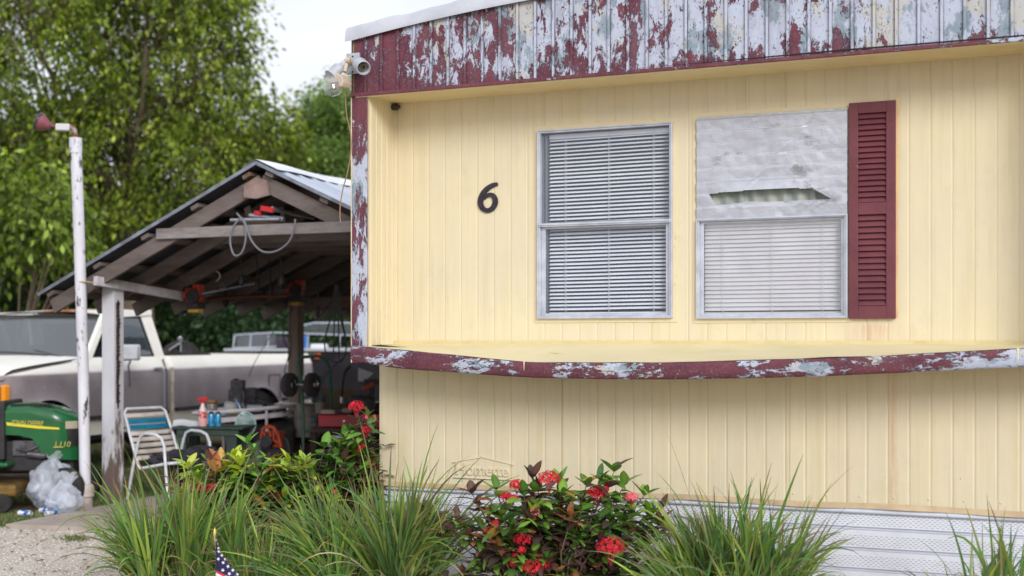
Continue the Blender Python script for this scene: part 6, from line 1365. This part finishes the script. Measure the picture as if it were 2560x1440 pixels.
clump('tall grass clump with dark dry tips in front of the skirting below the torn window', 1850, 7.0, 0, 950, .80, .78, 103, .30)
clump('grass clump cut off by the right edge of the photo', 2520, 6.4, 0, 300, .68, .70, 104, .2)
def leaf_arrays(specs, mid=True):
    """leaf: base, direction, up, length, width, curl, colour"""
    N = len(specs); B = np.array([s[0] for s in specs]); D = np.array([s[1] for s in specs]); UPv = np.array([s[2] for s in specs]); L_ = np.array([s[3] for s in specs]); Wd = np.array([s[4] for s in specs]); K_ = np.array([s[5] for s in specs]); Cc_ = np.array([s[6] for s in specs])
    D /= np.linalg.norm(D, axis=1)[:,None]; Sd = np.cross(D, UPv); Sd /= np.linalg.norm(Sd, axis=1)[:,None]; Nr = np.cross(Sd, D)
    ts = [0,.12,.3,.5,.7,.88,1]; ws = [.06,.55,.92,1,.82,.42,.0]; V_ = np.zeros((N, 7, 3, 3)); Cl = np.zeros((N, 7, 3, 3))
    for i, (t_, w_) in enumerate(zip(ts, ws)):
        p = B+D*(L_*t_)[:,None]-Nr*(K_*L_*t_*t_)[:,None]
        V_[:,i,0] = p-Sd*(Wd*w_*.5)[:,None]+Nr*(Wd*w_*.14)[:,None]; V_[:,i,1] = p; V_[:,i,2] = p+Sd*(Wd*w_*.5)[:,None]+Nr*(Wd*w_*.14)[:,None]
        Cl[:,i,0] = Cc_; Cl[:,i,2] = Cc_; Cl[:,i,1] = np.minimum(Cc_*1.35+.01, 1)
    q = np.array([[i*3+j, i*3+j+1, (i+1)*3+j+1, (i+1)*3+j] for i in range(6) for j in (0,1)])
    F_ = ((np.arange(N)*21)[:,None,None]+q[None]).reshape(-1,4); return V_.reshape(-1,3), F_, Cl.reshape(-1,3)
m_ixl = leafmat('ixora_leaf', True, None, .28, .22, .5); m_stem = pm('stem', S(112,92,78), S(84,70,58), 20, rough=.9)
IX_G = [(.12,.26,.04), (.08,.18,.03), (.17,.33,.05), (.055,.13,.03)]; IX_Y = [(.38,.48,.05), (.30,.42,.05), (.48,.52,.07)]; IX_P = [(.09,.045,.045), (.12,.06,.05), (.07,.05,.04)]; IX_O = [(.38,.14,.06), (.30,.12,.05), (.42,.26,.07)]
n = NT('petal'); g = n.n('NewGeometry'); cr = n.n('ValToRGB'); n.lk(g.outputs['Random Per Island'], cr.inputs[0]); cr.color_ramp.elements[0].color = S(206,24,48); cr.color_ramp.elements[1].color = S(242,78,90); n.base(cr.outputs[0]); n.set(rough=.5, spec=.3)
trl = n.n('BsdfTranslucent'); n.lk(cr.outputs[0], trl.inputs[0]); ms = n.n('MixShader'); ms.inputs[0].default_value = .3; n.lk(n.b.outputs[0], ms.inputs[1]); n.lk(trl.outputs[0], ms.inputs[2]); n.lk(ms.outputs[0], n.out.inputs[0]); n.set(spec=.1); m_pet = n.m
n = NT('petal_pink'); n.base(S(238,110,128)); n.set(rough=.5); m_pink = n.m
def ixora(label, px, Y, tips, flowers, seed, mixw, group='ixora shrubs', ls=1.0):
    """tips/flowers: (px, py, dy[, size]) read off the photo, turned into places in the shrub's own volume"""
    random.seed(seed); b = P(px, 0, Y); b.z = 0; t = thing('ixora_shrub', label, 'flowering shrub', b, 0, group)
    stems = MB(); tw = MB(); leaves = []; fl_no = 0
    roots = [Vector((random.uniform(-.18,.18), random.uniform(-.1,.1), 0)) for _ in range(9)]
    pts = [(P(q[0], q[1], Y+q[2])-b, q) for q in tips]
    for p, q in pts:
        r = min(roots, key=lambda r_: abs(r_.x*2.2-p.x)); mid = r.lerp(p, .5)+Vector((random.uniform(-.04,.04), random.uniform(-.04,.04), .06))
        tw.tube([r, mid, r.lerp(p, .85)+Vector((0,0,.02)), p], [.007,.005,.0035,.0025], 5)
        kind = q[3] if len(q) > 3 else random.choices(('g','y','p','o'), mixw)[0]
        sc_ = random.uniform(.85, 1.15)
        for lev in range(random.choice((3,4,5))):
            bp = p-(p-mid)*(.13*lev*sc_); palx = {'g': IX_G, 'y': IX_Y if lev < 2 else IX_G, 'p': IX_P, 'o': IX_O if lev < 2 else IX_P}[kind]
            nl = random.choice((2,3,4)) if lev else 4
            for k in range(nl):
                a = k*6.283/nl+lev*.9+random.uniform(-.4,.4); el = random.uniform(.45, 1.15) if lev == 0 else random.uniform(-.15, .6)
                d = Vector((math.cos(a)*math.cos(el), math.sin(a)*math.cos(el), math.sin(el))); L_ = random.uniform(.085, .135)*ls*sc_*(.8 if lev == 0 else 1)
                c = pal(palx if random.random() < .85 else random.choice((IX_G, IX_P)), .25)
                leaves.append((tuple(bp), tuple(d), (random.uniform(-.3,.3), random.uniform(-.3,.3), 1), L_, L_*random.uniform(.36,.48), random.uniform(-.05,.35), c))
    # inner, shaded foliage fills the volume
    for p, q in pts:
        for _ in range(9):
            bp = p*random.uniform(.55,.95)+Vector((random.gauss(0,.06), random.gauss(0,.06), random.gauss(0,.04))); a = random.uniform(0,6.28); el = random.uniform(-.5,.7)
            L_ = random.uniform(.07,.12); leaves.append((tuple(bp), (math.cos(a)*math.cos(el), math.sin(a)*math.cos(el), math.sin(el)), (random.uniform(-.5,.5), random.uniform(-.5,.5), 1), L_, L_*.4, random.uniform(0,.4), pal(random.choices((IX_G, IX_P, IX_O), (6, mixw[2]+1, 1))[0], .3)))
    V_, F_, C_ = leaf_arrays(leaves); np_mesh('foliage', V_, F_, m_ixl, t, C_, smooth=True); tw.build('stem', m_stem, t, smooth='all', fix=False)
    for f in flowers:
        p = P(f[0], f[1], Y+f[2])-b; rpx = f[3]; r = rpx*1.12/F*(Y+f[2]); nf = int(16+rpx*rpx*.12); mb = MB()
        for i in range(nf):
            z = 1-(i+.5)/nf*1.45; a = i*2.39996+random.uniform(-.2,.2); rr = math.sqrt(max(0, 1-z*z)); d = Vector((rr*math.cos(a), rr*math.sin(a), z))
            c_ = p+Vector((d.x*r, d.y*r, d.z*r*.72))*random.uniform(.82, 1.08); s_ = random.uniform(.0085, .0115)
            up = d+Vector((random.uniform(-.3,.3), random.uniform(-.3,.3), 0)); up.normalize(); sx = up.cross(Vector((.3,.2,1))); sx.normalize(); sy = up.cross(sx); o0 = len(mb.v)
            vs = [c_-up*.001]; fs = []
            for k in range(4):
                aa = k*1.571+i; e = sx*math.cos(aa)+sy*math.sin(aa); g_ = sx*-math.sin(aa)+sy*math.cos(aa)
                j = len(vs); vs += [c_+e*s_*.6+g_*s_*.42, c_+e*s_*1.25+up*.001, c_+e*s_*.6-g_*s_*.42]; fs.append((0, j, j+1, j+2))
            mb.add(vs, fs)
        o = mb.build('flower_head', m_pink if len(f) > 4 else m_pet, t, fix=False)
        mb = MB()
        for i in range(9): a = i*.7; mb.tube([p-Vector((0,0,r*1.3)), p+Vector((math.cos(a)*r*.6, math.sin(a)*r*.6, r*.1))], .0016, 4)
        mb.build('flower_stalk', pm('fstalk', S(170,50,60)), o, fix=False)
    return t
rt = random.Random(5)
tips1 = [(1500,1200,0,'g'),(1465,1215,.05,'g'),(1560,1215,-.02,'g'),(1535,1180,.0,'g'),(1180,1235,0,'p'),(1240,1225,0,'g'),(1310,1240,-.05,'g'),(1255,1290,-.1,'g'),(1330,1195,0,'p'),(1345,1225,.05,'p'),(1410,1240,-.05,'g'),(1395,1210,0,'g'),(1425,1290,-.15,'o'),(1455,1265,-.1,'g'),(1460,1330,-.1,'g'),(1145,1300,0,'p'),(1150,1325,-.05,'g'),(1200,1320,0,'g'),(1245,1370,-.1,'o'),(1225,1350,-.15,'o'),(1285,1370,-.1,'g'),(1330,1300,-.1,'p'),(1350,1330,-.1,'p'),(1520,1300,-.05,'g'),(1580,1290,0,'g'),(1620,1285,.05,'g'),(1650,1310,.05,'p'),(1610,1240,.1,'g'),(1500,1350,-.1,'p'),(1560,1440,-.1,'g'),(1530,1430,-.12,'p'),(1400,1390,-.05,'p'),(1430,1420,-.05,'o'),(1200,1420,-.05,'p'),(1290,1420,-.1,'g'),(1370,1410,-.1,'p'),(1160,1440,0,'p'),(1480,1450,0,'p'),(1600,1380,0,'g'),(1280,1320,0,'g'),(1380,1350,0,'p'),(1540,1260,0,'g')]
tips1 += [(rt.gauss(1385, 130), rt.uniform(1265, 1440), rt.uniform(-.1,.25)) for _ in range(46)]
fl1 = [(1373,1197,-.05,25),(1292,1212,-.02,17),(1262,1240,-.05,15),(1283,1246,-.06,11),(1492,1234,-.05,23),(1512,1222,-.04,10),(1579,1243,-.05,16,1),(1338,1281,-.12,11,1),(1238,1307,-.1,8),(1215,1325,-.1,8),(1305,1349,-.15,20),(1304,1374,-.15,11),(1527,1368,-.22,32),(1332,1418,-.15,24),(1357,1410,-.12,17),(1285,1408,-.12,11),(1288,1386,-.12,8)]
ixora('ixora shrub with red flower heads in front of the white skirting', 1385, 7.5, tips1, fl1, 31, (8,2,3,1.3), ls=1.18)
tips2 = [(470,1165,0,'y'),(585,1155,0,'y'),(610,1165,.05,'y'),(590,1145,0,'y'),(635,1130,.1,'g'),(620,1110,.1,'g'),(700,1165,0,'y'),(745,1165,-.05,'y'),(750,1190,-.05,'y'),(810,1120,0,'g'),(820,1150,0,'g'),(500,1190,0,'y'),(540,1180,0,'o'),(560,1210,0,'g'),(660,1200,0,'g'),(690,1190,0,'p'),(640,1250,-.1,'y'),(670,1235,-.1,'y'),(600,1230,0,'g'),(780,1200,0,'g'),(720,1230,-.1,'g'),(860,1190,0,'g'),(830,1220,0,'g'),(550,1160,.1,'o'),(600,1240,0,'o'),(700,1240,0,'p'),(800,1250,0,'g'),(480,1230,0,'g'),(520,1260,0,'g'),(650,1290,-.15,'y'),(610,1300,-.2,'y'),(690,1300,0,'g'),(760,1290,0,'g'),(430,1200,0,'p'),(610,1350,-.3,'y'),(640,1360,-.3,'g')]
tips2 += [(rt.uniform(450, 830), rt.uniform(1150, 1300), rt.uniform(-.15,.3)) for _ in range(100)]
ixora('low yellow-green ixora hedge between the grass clumps and the carport', 690, 8.6, tips2, [(505,1222,-.1,15),(530,1219,-.1,14),(684,1166,-.05,8),(835,1230,-.1,6),(700,1235,-.1,9)], 32, (3,9,1.5,1.3), ls=1.2)
tips3 = [(880,1085,0,'g'),(860,1095,0,'g'),(905,1060,0,'p'),(920,1040,0,'g'),(930,1090,.05,'p'),(870,1120,0,'g'),(900,1110,0,'g'),(930,1130,.05,'g'),(850,1140,0,'g'),(880,1150,0,'g'),(915,1160,0,'p'),(940,1165,.1,'g'),(895,1030,0,'p'),(860,1170,0,'g'),(835,1120,0,'g'),(905,1190,0,'g'),(935,1200,0,'p'),(870,1210,0,'g'),(930,1060,.1,'o')]
tips3 += [(rt.uniform(835, 940), rt.uniform(1100, 1290), rt.uniform(-.1,.2)) for _ in range(26)]
ixora('taller ixora with coral flowers hard against the left corner of the home', 890, 8.75, tips3, [(891,1017,-.05,19),(911,1043,0,8,1),(914,1076,0,15),(905,1118,0,12),(897,1126,0,8),(921,1149,0,8)], 33, (6,1,4,1))
# ================= SMALL FLAG =================
Yg = 6.6; tip = P(531, 1320, Yg); fb0 = Vector((tip.x+.06, tip.y, 0)); t = thing('stick_flag', 'small stars and stripes flag on a thin stick among the grass', 'flag', fb0)
tv = tip-fb0; fz = lambda k: tv*k; 
mb = MB(); mb.tube([Vector((0.02,0,0)), Vector((tv.x+.012, 0, tv.z-.045))], .004, 8); mb.build('stick', pm('stickw', S(200,176,130)), t, smooth=True)
tp_ = Vector((tv.x+.012, 0, tv.z-.045)); mb = MB(); mb.lathe([(.006,0),(.007,.006),(.009,.02),(.004,.035),(0,.05)], 12, None, tp_); mb.build('finial', pm('goldf', S(214,190,110), rough=.3, metal=.5), t, smooth=True)
FW = .135; FH = .40
def flag(u, v):   # u along the fly (hangs out and down), v down the hoist
    x_ = tp_.x+.004+v*.012+u*(.01+1.15*v**.95)*.62*(1-.15*u); y_ = -.006-.016*math.sin(u*7+v*3)*u; z_ = tp_.z+.022-v*.42-u*.17*(1-.3*v)-u*u*.05
    return Vector((x_, y_, z_))
us, vs_ = .62, 1.0
def fmat(c): return pm('cloth', c, rough=.85)
mc, mr, mw = pm('cloth_navy', S(40,38,84), S(30,28,66), 12, rough=.85), pm('cloth_red', S(206,48,58), rough=.85), pm('cloth_white', S(232,228,232), rough=.85)
mb = MB(); mb.grid(lambda u, v: flag(u*us, v), 20, 24); mb.build('canton', mc, t, smooth=True, fix=False).modifiers.new('s','SOLIDIFY').thickness = .0008
for r_ in range(8):
    for c_ in range(5):
        u, v = (c_+.5+(.5 if r_ % 2 else 0))/5.6*us, (r_+.6)/8.6
        if v < .06: continue
        p = flag(u, v); eu = flag(min(u+.02, 1), v)-p; eu.normalize(); ev = flag(u, min(v+.02, 1))-p; ev.normalize(); nn = eu.cross(ev); nn.normalize(); nn = nn if nn.y < 0 else -nn; ev = nn.cross(eu)
        rs = .0125*(.45+.6*v**.5); ring = [p+nn*.0016+(eu*math.cos(a)+ev*math.sin(a))*(rs if k % 2 == 0 else rs*.42) for k, a in enumerate([k*math.pi/5+.3 for k in range(10)])]
        mb = MB(); mb.add([p+nn*.0016]+ring, [(0, k+1, (k+1) % 10+1) for k in range(10)]); mb.build('star', mw, t, fix=False)
for k in range(7):
    a, b = us+(1-us)*k/7, us+(1-us)*(k+1)/7; mb = MB(); mb.grid(lambda u, v: flag(a+(b-a)*u, v), 3, 24); mb.build('stripe', mr if k % 2 else mw, t, smooth=True, fix=False).modifiers.new('s','SOLIDIFY').thickness = .0008
# ================= CAMERA, SKY, SUN =================
sc = bpy.context.scene
cam = bpy.data.cameras.new('camera'); co = bpy.data.objects.new('camera', cam); C.objects.link(co); sc.camera = co
cam.lens = 45; cam.sensor_width = 36; cam.shift_y = (HOR-720)/2560; cam.clip_end = 500; cam.clip_start = .1
co.location = (0,0,EYE); co.rotation_euler = (R(90),0,0)
cam.dof.use_dof = True; cam.dof.focus_distance = 8.1; cam.dof.aperture_fstop = 1.35
w = bpy.data.worlds.new('World'); sc.world = w; w.use_nodes = True; t = w.node_tree; bg = t.nodes['Background']
sky = t.nodes.new('ShaderNodeTexSky'); sky.sky_type = 'NISHITA'; sky.sun_disc = False; sky.sun_elevation = R(25); sky.sun_rotation = R(160); sky.air_density = 1.2; sky.dust_density = 4
tcw = t.nodes.new('ShaderNodeTexCoord'); nz = t.nodes.new('ShaderNodeTexNoise'); nz.inputs['Scale'].default_value = 2.0; nz.inputs['Detail'].default_value = 5
mpw = t.nodes.new('ShaderNodeMapping'); mpw.inputs['Scale'].default_value = (1,1,3); t.links.new(tcw.outputs['Generated'], mpw.inputs[0]); t.links.new(mpw.outputs[0], nz.inputs['Vector'])
rp = t.nodes.new('ShaderNodeValToRGB'); rp.color_ramp.elements[0].color = (7.0,7.3,8.1,1); rp.color_ramp.elements[1].color = (9.0,9.2,9.8,1)
rp.color_ramp.elements[0].position = .35; rp.color_ramp.elements[1].position = .65
t.links.new(nz.outputs['Fac'], rp.inputs[0])
mx = t.nodes.new('ShaderNodeMix'); mx.data_type = 'RGBA'; mx.inputs[0].default_value = .88
t.links.new(sky.outputs[0], mx.inputs[6]); t.links.new(rp.outputs[0], mx.inputs[7]); t.links.new(mx.outputs[2], bg.inputs[0]); bg.inputs[1].default_value = .096
sd = bpy.data.lights.new('sun', 'SUN'); sd.energy = 1.75; sd.angle = R(22); sd.color = (1,.985,.96); so = bpy.data.objects.new('sun', sd); C.objects.link(so)
el, az = R(25), R(160)   # azimuth measured from +Y clockwise: behind the camera, slightly left
dv = Vector((math.sin(az)*math.cos(el), math.cos(az)*math.cos(el), math.sin(el)))
so.rotation_euler = dv.to_track_quat('Z', 'Y').to_euler(); so.location = (0,0,20)
sc.view_settings.view_transform = 'Standard'; sc.view_settings.look = 'None'; sc.view_settings.exposure = .35; sc.view_settings.gamma = 1
sc.cycles.use_denoising = True; sc.cycles.max_bounces = 8; sc.cycles.transparent_max_bounces = 24
